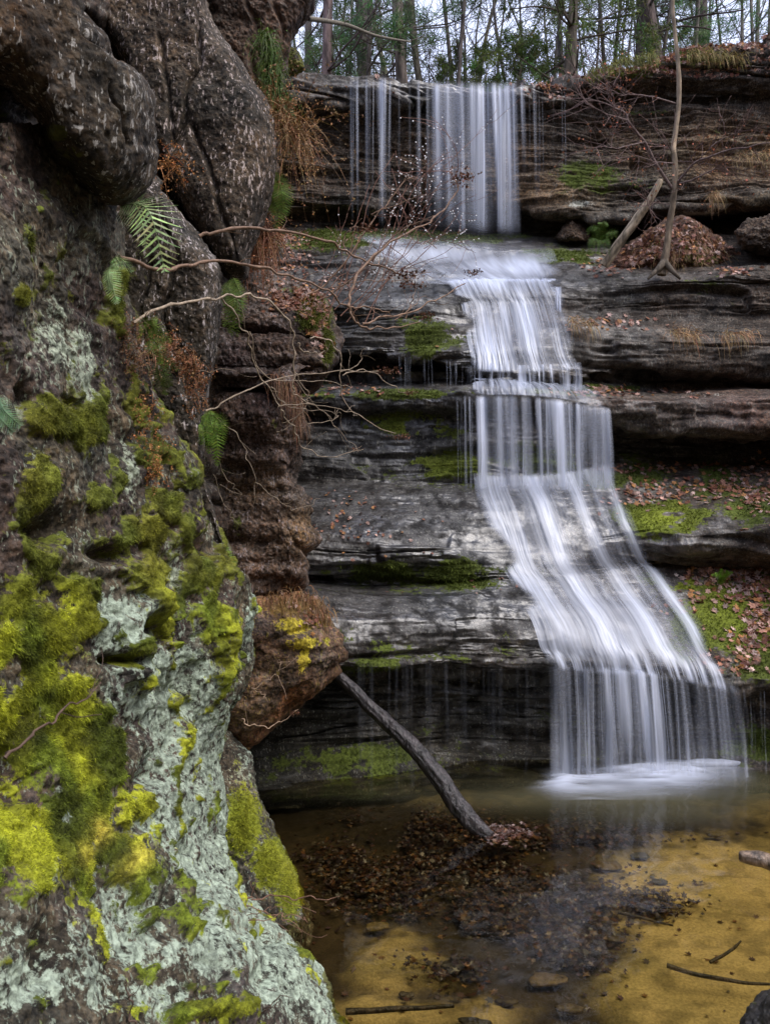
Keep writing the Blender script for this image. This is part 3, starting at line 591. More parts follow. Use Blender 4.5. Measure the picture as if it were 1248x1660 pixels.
# G: dark slab at the top, nearest the lip
def sG(px, py, x, y, z, N):
    c = vary(x, y, z, (.085, .055, .038)); m = blobs(px, py, [(440,130,22,70,1.0),(452,170,18,30,.8)])
    return dict(col=c, lcol=C(.3, .26, .2), mcol=vary(x, y, z, (.06, .085, .015)), moss=m, lich=0, wet=.3, fleck=.2)
rk, *_ = rock('rock', [(300,-260),(560,-260),(518,-40),(508,10),(486,50),(474,75),(468,100),(462,150),(455,190),(448,240),(445,330),(430,400),(400,420),(340,300),(300,0)], lambda a, b: 6.3 + 0 * a, .5, 1.8, sG, dsp(.08, .05, .016, .04, facet=.211, cracks=[[(398,-50),(408,100),(425,170)],[(440,-50),(446,60),(452,110)]]), 900, 300, ctr=(400, 0))
tag(rk, 'dark brown fluted rock at the top beside the left end of the lip', 'rock', 'rocks of the near wall')
# small mossy stump under it by the lip
def sS(px, py, x, y, z, N): return dict(col=vary(x, y, z, (.05, .04, .03)), lcol=C(.2, .2, .2), mcol=vary(x, y, z, (.12, .13, .03)), moss=.55, lich=0, wet=.2, fleck=0)
rk, *_ = rock('rock', [(462,75),(478,80),(490,95),(493,112),(480,122),(462,120)], lambda a, b: 6.8 + 0 * a, .15, .3, sS, dsp(.05, .05, .02), 300, 100)
tag(rk, 'small mossy knob of rock under the top left slab at the lip', 'rock', 'rocks of the near wall')
# E: reddish bedded wall with ledges
def sE(px, py, x, y, z, N):
    base = vary(x, y, z, (.110, .078, .058), .4, .12, 4); pu = np.clip(blobs(px, py, [(430,640,60,60,.9),(380,580,40,40,.9),(440,540,70,50,.5),(420,700,50,60,.5)]), 0, 1)[..., None]
    base = base * (1 - pu) + vary(x, y, z, (.068, .044, .050)) * pu
    br = np.clip(blobs(px, py, [(490,860,25,40),(400,790,50,25,.7)]), 0, 1)[..., None]; base = base * (1 - br) + vary(x, y, z, (.21, .14, .07)) * br
    m = blobs(px, py, [(510,510,35,40,1.0),(530,560,14,40,.9),(485,490,30,14,.5),(445,690,8,20,.5),(385,850,18,40,.5),(480,470,50,12,.6)])
    return dict(col=base, lcol=C(.36, .31, .33), mcol=vary(x, y, z, (.085, .10, .02)), moss=m, lich=blobs(px, py, [(440,622,40,12,.55),(470,470,40,14,.6)]), wet=.35, fleck=.45)
rk, GE, NE, mE = rock('rock', [(330,420),(400,440),(440,462),(480,468),(520,485),(545,530),(548,575),(500,592),(478,605),(482,660),(492,700),(478,740),(476,775),(496,800),(502,850),(498,880),(480,900),(494,918),(488,945),(460,965),(400,985),(330,960),(300,800)],
    lambda a, b: 6.5 + .25 * np.sin(b / 55.) * .5 + (b < 600) * .1, .6, 2.0, sE, dsp(.12, .06, .018, .13, 3.8), 1300, 380, ctr=(400, 700), sm=3)
tag(rk, 'reddish brown bedded rock wall with a leafy mossy top, left of the falls', 'rock', 'rocks of the near wall')
# F: rounded orange boulder jutting over the pool
def sF(px, py, x, y, z, N):
    base = vary(x, y, z, (.22, .115, .06), .35, .2, 4); g = np.clip(blobs(px, py, [(470,1020,70,30,.8),(420,1010,40,30,.9),(520,1060,30,40,.6)]), 0, 1)[..., None]
    base = base * (1 - g) + vary(x, y, z, (.085, .07, .065)) * g
    l = blobs(px, py, [(478,1015,30,17,.9),(494,1043,26,11,1.1),(492,1070,11,22,.95),(462,1010,14,9,.7),(520,1012,16,8,.7),(530,1040,10,12,.5)])
    return dict(col=base, lcol=vary(x, y, z, (.50, .40, .04)), mcol=vary(x, y, z, (.12, .075, .02)), moss=blobs(px, py, [(470,985,50,20,.8)]), lich=l, wet=.35, fleck=.25)
rk, GF, NF_, mF = rock('boulder', [(340,960),(400,968),(450,962),(485,955),(515,975),(538,1005),(556,1035),(561,1065),(550,1085),(520,1112),(490,1130),(455,1160),(425,1185),(400,1212),(340,1190)], lambda a, b: 5.75 + .0012 * (a - 450) - .0 * b, .55, 1.6, sF, dsp(.07, .045, .014, .05, 6), 1000, 320, ctr=(440, 1070), k=3, sm=4)
tag(rk, 'rounded orange brown boulder with yellow lichen jutting over the pool', 'boulder', 'rocks of the near wall')
# C: tall leaning slab
def sC(px, py, x, y, z, N):
    base = vary(x, y, z, (.078, .062, .045), .4, .1, 3)
    m = blobs(px, py, [(200,110,30,70,.4),(420,180,20,20,.2)])
    return dict(col=base, lcol=C(.40, .33, .30), mcol=vary(x, y, z, (.06, .07, .02)), moss=m, lich=blobs(px, py, [(375,165,20,22,.42),(330,110,25,40,.36),(395,290,14,40,.36),(425,120,8,10,.3)]), wet=.1, fleck=1.25)
rk, *_ = rock('rock', [(120,-300),(340,-300),(336,0),(352,50),(384,100),(402,140),(425,165),(438,200),(442,240),(436,300),(418,365),(402,420),(400,450),(372,452),(345,420),(318,370),(290,330),(268,290),(250,262),(200,100),(130,0)], lambda a, b: 4.9 - .0016 * (a - 250) * 0 + .0006 * (330 - b), .5, 1.4, sC, dsp(.06, .03, .012, 0, cracks=[[(338,-100),(322,60),(300,160),(262,250)],[(300,200),(352,300),(380,420)],[(250,60),(262,140),(268,230)]]), 1100, 360, k=10, ctr=(290, 100), sm=2)
tag(rk, 'tall grey brown leaning slab speckled with pale pink lichen flecks', 'rock', 'rocks of the near wall')
# D: lower slab below it
def sD(px, py, x, y, z, N):
    base = vary(x, y, z, (.078, .067, .053), .4, .1, 4)
    m = blobs(px, py, [(225,430,30,80,.42),(240,620,30,60,.3)])
    return dict(col=base, lcol=C(.42, .37, .36), mcol=vary(x, y, z, (.07, .08, .02)), moss=m, lich=blobs(px, py, [(230,300,30,12,.5),(345,420,12,50,.5),(300,560,40,60,.28)]), wet=.15, fleck=1.3)
rk, *_ = rock('rock', [(150,330),(225,272),(258,285),(288,330),(310,360),(338,400),(358,430),(362,470),(356,540),(346,600),(330,680),(326,760),(330,810),(345,880),(390,960),(330,1000),(200,800),(150,500)], lambda a, b: 4.35 + 0 * a, .4, 1.5, sD, dsp(.05, .03, .014, cracks=[[(262,300),(280,400),(270,520),(300,640)],[(235,420),(238,560)]]), 1000, 320, k=10, ctr=(270, 600), sm=2)
tag(rk, 'grey flecked slab wedged under the tall leaning slab behind the fern', 'rock', 'rocks of the near wall')
# A2: mossy toe of the wall standing in the pool
def sA2(px, py, x, y, z, N):
    base = vary(x, y, z, (.10, .085, .062))
    m = blobs(px, py, [(395,1330,40,70,.9),(440,1400,40,60,.9),(470,1440,30,60,.95),(385,1240,14,20,.5)])
    return dict(col=base, lcol=vary(x, y, z, (.38, .44, .34)), mcol=vary(x, y, z, (.17, .185, .015), .4), moss=m, lich=blobs(px, py, [(395,1250,30,50,.45),(440,1420,30,30,.5),(400,1200,20,60,.5)]), wet=.2, fleck=.5)
rk, GA2, NA2, mA2 = rock('boulder', [(320,1150),(372,1190),(398,1225),(405,1260),(418,1300),(440,1335),(462,1385),(487,1440),(503,1495),(512,1540),(470,1640),(380,1640),(300,1400)], lambda a, b: 5.0 - .0028 * (b - 1340), .55, 1.2, sA2, dsp(.05, .06, .02), 900, 300, ctr=(390, 1400), k=3, sm=4)
tag(rk, 'mossy foot of the wall standing at the edge of the pool', 'boulder', 'rocks of the near wall')

# A: the big near face covered with moss and lichen (a grid from its far edge to beyond the frame)
EDGE = [(200,120,3.4,2.65),(260,175,3.4,2.65),(330,200,3.36,2.62),(400,208,3.32,2.62),(480,216,3.34,2.63),(560,228,3.42,2.65),(640,252,3.48,2.6),(720,290,3.7,2.6),(800,328,3.9,2.55),(870,362,4.1,2.5),(950,390,4.3,2.45),(1000,408,4.45,2.38),(1080,413,4.55,2.35),(1120,398,4.6,2.32),(1180,366,4.6,2.3),(1240,358,4.55,2.26),(1340,362,4.5,2.2),(1400,378,4.4,2.06),(1450,405,4.35,2.03),(1500,455,4.2,2),(1560,512,4.05,1.96),(1600,530,3.95,1.93),(1660,549,3.72,1.9),(1800,590,3.2,1.8),(2000,640,2.6,1.7)]
E_ = np.array(EDGE, float); nv = 1250; nu = 820; pyv = np.linspace(200, 2000, nv)
eg = gblur(np.interp(pyv, E_[:, 0], E_[:, 1]), 6, 0); Ye = gblur(np.interp(pyv, E_[:, 0], E_[:, 2]), 12, 0); Yl = gblur(np.interp(pyv, E_[:, 0], E_[:, 3]), 12, 0)
tt = np.concatenate([np.linspace(0, 1, nu - 70), 1 + np.linspace(0, 1, 71)[1:]]); T = tt[None] + 0 * pyv[:, None]
PX0 = -260.; tin = np.clip(T, 0, 1); px = PX0 + (eg[:, None] - PX0) * tin
inv = (1 / Yl[:, None]) * (1 - (px - 0) / np.maximum(eg[:, None] - 0, 1)) + (1 / Ye[:, None]) * ((px - 0) / np.maximum(eg[:, None], 1))
Y = 1 / np.maximum(inv, .2); Y = np.minimum(Y, Ye[:, None]); Y = Y + .25 * np.exp(-((1 - tin) / .08)) * 1.0 - .0
cur = np.clip(T - 1, 0, 1); Y = Y + cur * 1.6; px = px - 70 * cur ** 1.3
GA = np.stack([(px - CX) / FPX * Y, Y, (CY - pyv[:, None]) / FPX * Y + EYE], -1)
GA = gblur(gblur(GA, 3, 0), 2, 1); NA = grid_normals(gblur(gblur(GA, 8, 0), 6, 1))
mid = nv // 2, nu // 2
if NA[mid][0] < 0: NA = -NA
x, y, z = GA[..., 0], GA[..., 1], GA[..., 2]; PXA, PYA = proj(GA)
def sA_m(px, py):
    pn = fbm(GA[..., 0] * 3.5, GA[..., 1] * 3.5, GA[..., 2] * 3.5 + 11, 3) if px.shape == GA.shape[:2] else 0
    px = px + 60 * pn; low = sstep(900, 980, py + .25 * px) * sstep(1540, 1400, py + .1 * px) * sstep(60, -40, px - (95 + np.clip(py - 900, 0, 600) * .30))
    pn2 = fbm(GA[..., 0] * 9, GA[..., 1] * 6, GA[..., 2] * 9 + 21, 3) if px.shape == GA.shape[:2] else 0
    m = low * (.62 + .5 * pn + .75 * pn2)
    m = np.maximum(m, blobs(px, py, [(60,395,14,36,1.1),(95,340,14,14,.8),(110,400,20,60,.55),(185,470,22,60,.6),(20,480,40,30,.95),(60,540,60,50,.5),(80,680,45,55,.85),(135,690,35,55,1.0),(160,800,22,26,.9),(25,790,45,40,.9),(10,830,30,40,.9),
        (190,520,30,60,.7),(225,640,22,70,.8),(265,720,26,70,.85),(200,770,20,40,1.),(245,860,55,28,1.),(285,820,28,36,1.1),(300,760,20,60,.8),(320,860,26,50,.9),(345,930,24,60,.95),(355,1010,26,50,1.),(335,990,40,50,.7),(155,960,26,24,1.1),(260,920,45,45,.8),(295,970,40,40,.7),(285,1010,50,40,.6),(375,1060,20,50,.8),(210,650,14,60,.6),
        (180,1000,30,20,.5),(265,1110,30,16,.5),(50,1190,20,16,.9),(30,1560,30,30,.6),(270,1440,14,16,.8),(210,1380,20,40,.6),(250,1400,20,26,.5),(300,1480,30,12,.6),(250,1565,24,14,.6),(340,1600,26,14,.5),(390,1590,18,14,.5),(310,1640,110,20,.8),(370,1200,16,60,.3),(45,1540,18,22,.7),(140,1420,60,90,.45)]))
    return m
mossA = sA_m(PXA, PYA)
lichA = 1.04 * blobs(PXA, PYA, [(135,590,34,60,.8),(150,640,24,30,.75),(70,560,50,70,.45),(100,500,40,30,.4),(215,760,14,60,.5),(295,880,30,34,.75),(300,930,40,40,.55),(330,970,40,60,.5),(240,950,30,60,.45),(130,880,40,50,.3),(190,1010,60,50,.62),(280,1130,90,70,.72),(320,1190,80,90,.75),(310,1260,80,90,.78),(335,1360,80,80,.76),(370,1450,80,60,.74),(420,1450,60,60,.7),(450,1500,70,60,.74),(490,1580,50,60,.78),(430,1560,60,60,.6),(520,1640,40,40,.7),
    (110,1320,40,50,.45),(230,1330,30,50,.5),(80,1420,40,30,.5),(50,1600,60,30,.6),(220,1500,40,50,.45),(260,1620,80,30,.5),(400,1010,16,70,.6),(300,1080,60,30,.55),(150,1600,40,60,.4),(350,1540,50,40,.4),(20,660,16,30,.7)])
lichA = np.clip(lichA * (.9 + .9 * fbm(x * 4 + 60, y * 3, z * 4, 3)) + .24 * blobs(PXA, PYA, [(250,1350,200,400),(120,1570,200,110),(330,1500,200,200)]) * (1 + 2.2 * fbm(x * 3 + 20, y * 2, z * 3, 3)), 0, .58); lichA_ = lichA
wv_ = .25 * vnoise(x * 5, y * 5, z * 5); cush = np.minimum(worley(x * 10 + wv_ * 3, y * 6, z * 8), .15 + worley(x * 22 + 3, y * 14, z * 18 + wv_ * 4)); cush2 = worley(x * 24 + 5, y * 24, z * 24)
mossA = np.maximum(mossA, .52 * sstep(.22, .4, fbm(x * 7 + 90, y * 5, z * 7, 3)) * sstep(420, 900, PYA))
mossA = mossA - .14 * np.clip(lichA_, 0, 1) * sstep(850, 950, PYA)
mn = mossA + .75 * .5 * fbm(x * 9, y * 9, z * 9, 3) * 1.6; mk = sstep(.42, .75, mn)
big = fbm(x * 1.6, y * 1.6, z * 1.6, 3); hol = sstep(.12, .42, fbm(x * 3.6 + 7, y * 2.2, z * 3.6 + 2, 3))
dA = .10 * big - .06 * hol * (1 - .6 * mk) + .05 * fbm(x * 6, y * 6, z * 6, 4, .6) + .014 * fbm(x * 26, y * 26, z * 26, 3, .65) + mk * (.006 + .022 * (1 - cush) + .012 * (1 - cush2))
holes = blobs(PXA, PYA, [(255,1020,20,18,1.2),(200,1070,28,8,.8),(60,860,40,22,.9),(18,650,12,20,.8),(190,700,12,50,.7),(180,900,30,14,.8),(75,1545,14,40,.6),(290,610,20,80,.0),(240,1260,20,8,.3)])
dA = dA - .16 * holes
GA = GA + NA * (dA * (1 - .6 * cur))[..., None]; NA2_ = grid_normals(gblur(gblur(GA, 1.5, 0), 1.5, 1))
if NA2_[mid][0] < 0: NA2_ = -NA2_
x, y, z = GA[..., 0], GA[..., 1], GA[..., 2]
ca = vary(x, y, z, (.098, .088, .064), .5, .12, 5); pu = sstep(0, .3, fbm(x * 2.5, y * 2.5, z * 2.5 + 30, 3))[..., None] * .6; ca = ca * (1 - pu) + vary(x, y, z, (.085, .055, .052)) * pu
brt = np.clip(sstep(900, 1000, PYA), 0, 1)[..., None]
yel = sstep(-.15, .35, fbm(x * 4 + 2, y * 4, z * 4, 3))[..., None]
mossc = (1 - brt) * vary(x, y, z, (.095, .105, .014), .4, .1, 6) + brt * (np.array([.12, .155, .014]) * (1 - yel) + np.array([.29, .31, .02]) * yel) * (1 - .55 * sstep(0, .35, fbm(x * 6, y * 4, z * 6 + 50, 3))[..., None])
pal = blobs(PXA, PYA, [(150,1350,18,22,1.),(130,1390,20,20,.4),(205,1400,14,24,.6)])[..., None]; mossc = mossc * (1 - pal) + np.array([.5, .42, .06]) * pal
mossc = mossc * (1.25 - .75 * sstep(.3, .9, cush)[..., None])
lc = np.where((brt > .5), np.array([.35, .42, .33]), np.array([.36, .41, .31])) * (1 + .15 * vnoise(x * 8, y * 8, z * 8)[..., None])
rA = mesh_np('rock', GA, grid_faces(nv, nu), ROCK, {'col': ca, 'lcol': lc, 'mcol': mossc, 'msk': np.stack([np.clip(mn, 0, 1.2), lichA + .06, .15 + 0 * z, .45 + 0 * z], -1)}, origin=tuple(GA[mid]))
tag(rA, 'large foreground rock face covered in bright moss and mint green lichen', 'rock', 'rocks of the near wall')

# B: dark overhanging boulder, top left, in front of A's upper edge
def sB(px, py, x, y, z, N):
    base = vary(x, y, z, (.072, .053, .034), .45, .12, 3.5)
    m = blobs(px, py, [(92,215,20,16,1.1),(120,250,50,30,.45),(35,290,40,60,.1),(150,300,50,30,.4)])
    return dict(col=base, lcol=C(.40, .38, .35), mcol=vary(x, y, z, (.07, .075, .015)), moss=m, lich=blobs(px, py, [(222,150,18,50,.46),(145,160,12,30,.42),(150,95,20,14,.36),(125,205,12,6,.6)]), wet=.15, fleck=.75)
rk, *_ = rock('boulder', [(-420,-330),(110,-330),(134,0),(150,45),(172,60),(184,100),(205,108),(222,120),(240,138),(248,165),(250,220),(247,262),(238,290),(222,312),(200,328),(170,322),(140,300),(118,272),(96,262),(88,235),(80,190),(60,170),(40,150),(20,130),(-60,100),(-420,60)], lambda a, b: 2.86 - .0014 * np.clip(200 - a, -100, 500), .55, 1.4, sB, dsp(.055, .03, .012, pits=.0, cracks=[[(130,-50),(150,60),(190,130),(205,240)]]), 1100, 360, ctr=(80, 20), k=6, sm=3)
tag(rk, 'dark brown overhanging boulder in the top left corner above the ferns', 'boulder', 'rocks of the near wall')
# backing of the wall: dark rock between and behind the slabs, carrying on out of the frame
def sK(px, py, x, y, z, N): return dict(col=vary(x, y, z, (.07, .05, .038)), lcol=C(.3, .3, .26), mcol=vary(x, y, z, (.06, .075, .015)), moss=.25 + .3 * fbm(x, y, z, 3), lich=0, wet=.3, fleck=.4)
rk, *_ = rock('rock', [(-900,-400),(380,-400),(420,200),(415,420),(400,700),(400,1000),(372,1180),(372,1300),(300,1420),(-900,1420)], lambda a, b: np.interp(a, [-900, 0, 250, 400], [2.9, 4.4, 5.6, 6.9]) + 0 * b, .4, 2.0, sK, dsp(.15, .1, .02, .12), 900, 240, ctr=(100, 500), sm=4)
tag(rk, 'dark rock showing in the clefts between the slabs of the near wall', 'rock', 'rocks of the near wall')
# right-hand boulder on the first ledge
def sR(px, py, x, y, z, N): return dict(col=vary(x, y, z, (.085, .062, .045)), lcol=C(.3, .3, .26), mcol=vary(x, y, z, (.07, .08, .02)), moss=.35 * N[..., 2], lich=0, wet=.2, fleck=.2)
rk, *_ = rock('boulder', [(1185,375),(1215,358),(1260,345),(1330,345),(1340,420),(1260,425),(1225,418),(1200,405)], lambda a, b: 9.9 + 0 * a, .35, .9, sR, dsp(.06, .08, .02, .08), 500, 160, k=3)
tag(rk, 'brown boulder on the first ledge at the right edge', 'boulder')
# wet stone under the leaf mound's left, by the dark recess
rk, *_ = rock('boulder', [(900,386),(912,368),(926,352),(938,366),(956,380),(950,392),(905,393)], lambda a, b: 11.0 + 0 * a, .2, .4, sR, dsp(.05, .05, .02), 300, 100, k=3)
tag(rk, 'small pointed brown stone at the back of the first ledge', 'boulder')
rk, *_ = rock('boulder', [(1200,1668),(1216,1645),(1244,1620),(1300,1600),(1400,1620),(1400,1760),(1160,1760)], lambda a, b: 3.55 + 0 * a, .2, .3, lambda px, py, x, y, z, N: dict(col=vary(x, y, z, (.045, .035, .025)), lcol=C(.2, .2, .2), mcol=C(.06, .07, .02), moss=.3, lich=0, wet=.8, fleck=.3), dsp(.05, .05, .02), 400, 120, k=3)
tag(rk, 'dark wet boulder poking into the bottom right corner', 'boulder')

# ------------------------------------------------------------------ leaf mound with roots on the first ledge
def sM(px, py, x, y, z, N): return dict(col=vary(x, y, z, (.13, .07, .045)), lcol=C(.3, .3, .26), mcol=vary(x, y, z, (.12, .12, .02)), moss=.2 + blobs(px, py, [(1095,405,50,16,.7),(1140,420,30,14,.5)]), lich=0, wet=.1, fleck=0)
md, GM, NM, mM = rock('leaf_mound', [(960,445),(985,428),(1008,408),(1034,394),(1060,374),(1095,363),(1120,366),(1150,376),(1178,390),(1194,398),(1212,430),(1190,440),(1130,432),(1085,448),(1040,445)], lambda a, b: 10.2 + 0 * a, .5, .8, sM, dsp(.16, .09, .02), 500, 160, k=2.2)
tag(md, 'mound of earth heaped with fallen leaves at the foot of the young maple', 'mound')
NMB = MB()
def pick(G, N, n, wfn):
    px, py = proj(G); wgt = wfn(px, py, N).ravel(); wgt = np.clip(wgt, 0, None); wgt = wgt / wgt.sum(); i = RNG.choice(len(wgt), n, p=wgt)
    return G.reshape(-1, 3)[i], N.reshape(-1, 3)[i], (px.ravel()[i], py.ravel()[i])
LEAFC = np.array([(.20, .085, .05), (.26, .13, .09), (.33, .20, .16), (.14, .05, .035), (.30, .14, .05), (.36, .25, .22)])
def leafcols(n, dark=1.):
    return np.clip(LEAFC[RNG.integers(0, len(LEAFC), n)] * np.exp(RNG.normal(0, .3, (n, 1))) * dark, 0, .8)
p, n, _ = pick(GM, NM, 900, lambda a, b, N: sstep(-.5, .5, N[..., 2]))
NMB.leaves(p + n * .015, n + RNG.normal(0, .35, n.shape), RNG.uniform(.05, .10, 900), leafcols(900))
p, n, _ = pick(GM, NM, 500, lambda a, b, N: sstep(1100, 1190, a) * sstep(.6, -.2, N[..., 2]) + .1)
NMB.blades(p, n + [0, 0, .3], RNG.uniform(.12, .3, 500), .008, jcol(500, (.22, .13, .06)), droop=2.2)
o = NMB.build('fallen_leaves', DEADLEAF, md, tuple(md.location)); o['kind'] = 'stuff'

# ------------------------------------------------------------------ leaf litter on ledges and rim
L = MB()
def litter(G, N, n, bl, size=(.05, .10), tilt=.3, up0=.15, dark=1.):
    p, nn, _ = pick(G, N, n, lambda a, b, N_: blobs(a, b, bl) ** 1.5 * sstep(up0, up0 + .3, N_[..., 2]) * (b > -50))
    L.leaves(p + nn * .012, nn + RNG.normal(0, tilt, nn.shape), RNG.uniform(size[0], size[1], n), leafcols(n, dark))
litter(G, NG, 1500, [(1220,930,70,45),(1150,925,50,18,.8),(1235,1000,30,50,.8),(1280,980,60,80),(1400,950,120,80,.8)], (.04, .13), .4)
litter(G, NG, 500, [(1180,790,80,20),(1060,800,60,22,.8),(1240,790,60,40)])
litter(G, NG, 320, [(1000,525,60,14),(980,635,80,8),(1110,640,30,8,.5),(990,430,40,14),(1190,440,30,10)])
litter(G, NG, 160, [(560,640,70,14),(700,545,40,20,.3),(600,385,60,14,.6)], (.04, .07))
litter(G, NG, 110, [(560,850,60,60),(620,870,80,50,.4),(700,940,150,14,.7),(800,960,60,10,.4)], (.03, .06))
litter(G, NG, 420, [(480,430,40,40),(520,460,40,30,.7),(470,385,30,12)], (.04, .07))
litter(G, NG, 260, [(1100,760,200,8,.5),(1200,1060,50,40,.5),(1120,975,40,40,.3)])
p, nn, _ = pick(GE, NE, 480, lambda a, b, N_: blobs(a, b, [(485,482,40,18),(520,500,26,20),(515,530,14,30,.5)]) * sstep(-.2, .5, N_[..., 2])); L.leaves(p + nn * .02, nn + RNG.normal(0, .4, nn.shape), RNG.uniform(.04, .08, 480), leafcols(480))
p, nn, _ = pick(GF, NF_, 90, lambda a, b, N_: blobs(a, b, [(515,1000,20,16),(480,975,30,10,.6)])); L.leaves(p + nn * .02, nn + RNG.normal(0, .4, nn.shape), RNG.uniform(.03, .06, 90), leafcols(90))
rimN = grid_normals(G[:VIX[1] + 40]); rimN = rimN * np.sign(rimN[..., 2:3] + 1e-9)
rimpts, rn, (rpx, rpy) = pick(G[:VIX[1] + 40], rimN, 3200, lambda a, b, N_: sstep(860, 980, a) * sstep(1400, 1300, a) + .01 + .4 * np.exp(-((a - 880) / 40) ** 2))
L.leaves(rimpts + [0, 0, .02], rn + RNG.normal(0, .45, rn.shape), RNG.uniform(.06, .11, 3200), leafcols(3200))
fp = np.stack([RNG.uniform(2, 9, 2500), RNG.uniform(11.5, 15, 2500), np.zeros(2500)], 1)
fp[:, 2] = np.interp(fp[:, 0], lipx, lipz) + .12 * np.clip(fp[:, 0] - 3, 0, 3) * sstep(11, 14, fp[:, 1]) + .0
lo = L.build('leaf_litter', DEADLEAF, smooth=False); tag(lo, 'fallen brown leaves lying on the ledges and along the rim', 'leaves', kind='stuff')

# sunken leaves in the pool
L = MB(); N_ = 14000
cx_ = RNG.uniform(.2, 4.2, N_ * 6); cy_ = RNG.uniform(3.4, 7.0, N_ * 6)
q = np.stack([cx_ - 1.0, cy_, 0 * cx_ - .25], 1); a, b = proj(q)
dens = blobs(a, b, [(720,1420,200,75,1.),(860,1480,150,70,1.),(900,1560,90,50,.8),(680,1360,150,40,.7),(850,1380,180,40,.8),(1060,1490,60,24,.9),(800,1590,140,40,.5),(560,1420,80,60,.5)]) * (.35 + 1.3 * sstep(-.2, .3, fbm(q[:, 0] * 2.5, q[:, 1] * 2.5, 0, 3)))
keep = RNG.random(len(dens)) < dens ** 2; q = q[keep][:N_]; n_ = len(q)
bz = np.array([BZ[min(419, max(0, int((yy - 1) / 8.5 * 419))), min(619, max(0, int((xx + 6) / 18 * 619)))] for xx, yy in q[:, :2]])
q[:, 2] = np.minimum(bz + RNG.uniform(.005, .09, n_), -.03)
DL = np.array([(.06, .025, .016), (.11, .045, .02), (.04, .022, .015), (.15, .08, .03), (.09, .07, .05), (.07, .04, .05)])
L.leaves(q, np.array([0, 0, 1]) + RNG.normal(0, .28, (n_, 3)), RNG.uniform(.02, .065, n_), DL[RNG.integers(0, 6, n_)] * .55 * np.exp(RNG.normal(0, .35, (n_, 1))))
# loose pieces on the sand
m_ = 260; q = np.stack([RNG.uniform(-.6, 3.2, m_), RNG.uniform(3.4, 6.6, m_), np.zeros(m_)], 1)
bz = np.array([BZ[int((yy - 1) / 8.5 * 419), int((xx + 6) / 18 * 619)] for xx, yy in q[:, :2]]); q[:, 2] = bz + .008
L.leaves(q, np.array([0, 0, 1]) + RNG.normal(0, .12, (m_, 3)), RNG.uniform(.02, .06, m_), DL[RNG.integers(0, 6, m_)])
m_ = 260; a_, b_ = RNG.normal(822, 24, m_), RNG.normal(1352, 7, m_); Yq = EYE * FPX / (b_ - CY); L.leaves(np.stack([(a_ - CX) / FPX * Yq, Yq, RNG.uniform(0, .02, m_)], 1), np.array([0, 0, 1]) + RNG.normal(0, .3, (m_, 3)), RNG.uniform(.03, .07, m_), leafcols(m_, .35))
lo = L.build('sunken_leaves', WETLEAF, smooth=False); tag(lo, 'dark sodden leaves lying on the bottom of the pool', 'leaves', kind='stuff')

# ------------------------------------------------------------------ moss tufts
L = MB()
def mossfur(Gr, Nr, Mk, n, ln, wd, c, thr=.5, reg=None, tilt=.45):
    px, py = proj(Gr); wgt = np.clip(Mk - thr, 0, .4) * (px > -30) * (py > -30) * (py < 1700) * (px < 1290)
    area = Gr[..., 1] * 0 + 1
    if reg is not None: wgt = wgt * reg(px, py)
    wgt = (wgt / np.maximum(Gr[..., 1], 1) ** 0).ravel(); wgt /= wgt.sum(); i = RNG.choice(len(wgt), n, p=wgt)
    p = Gr.reshape(-1, 3)[i] + RNG.normal(0, .004, (n, 3)); nn = Nr.reshape(-1, 3)[i]
    cc = c.reshape(-1, 3)[i] if c.ndim > 1 else np.tile(c, (n, 1))
    L.blades(p - nn * .004, nn + RNG.normal(0, tilt, (n, 3)) + [0, 0, .2], RNG.uniform(ln * .5, ln * 1.3, n), wd, np.clip(cc * np.exp(RNG.normal(.15, .35, (n, 1))), 0, .7), droop=.9, seg=2)
mossfur(GA, NA2_, mk, 170000, .0085, .0024, mossc, .45, tilt=.6)
mossfur(GA, NA2_, mk, 26000, .020, .003, mossc, .6, lambda a, b: blobs(a, b, [(60,395,14,40),(190,450,30,90),(135,700,40,60),(285,820,30,40),(250,860,60,30),(345,950,30,60),(60,1100,120,160,.5),(150,1250,120,160,.5)]))
mossfur(G, NG, moss - .25 * blobs(PXG, PYG, [(1220,930,70,45),(1150,925,50,18)]) + .3 * fbm(G[..., 0] * 6, G[..., 1] * 6, G[..., 2] * 6, 2), 30000, .035, .010, mcol, .6)
mossfur(GA2, NA2, mA2 + 0, 14000, .016, .005, np.array([.18, .19, .015]), .5)
mossfur(GE, NE, mE + 0, 5000, .05, .008, np.array([.10, .115, .02]), .5)
mo = L.build('moss', MOSSM, smooth=False); tag(mo, 'fuzzy green moss growing on the rocks and ledges', 'moss', kind='stuff')

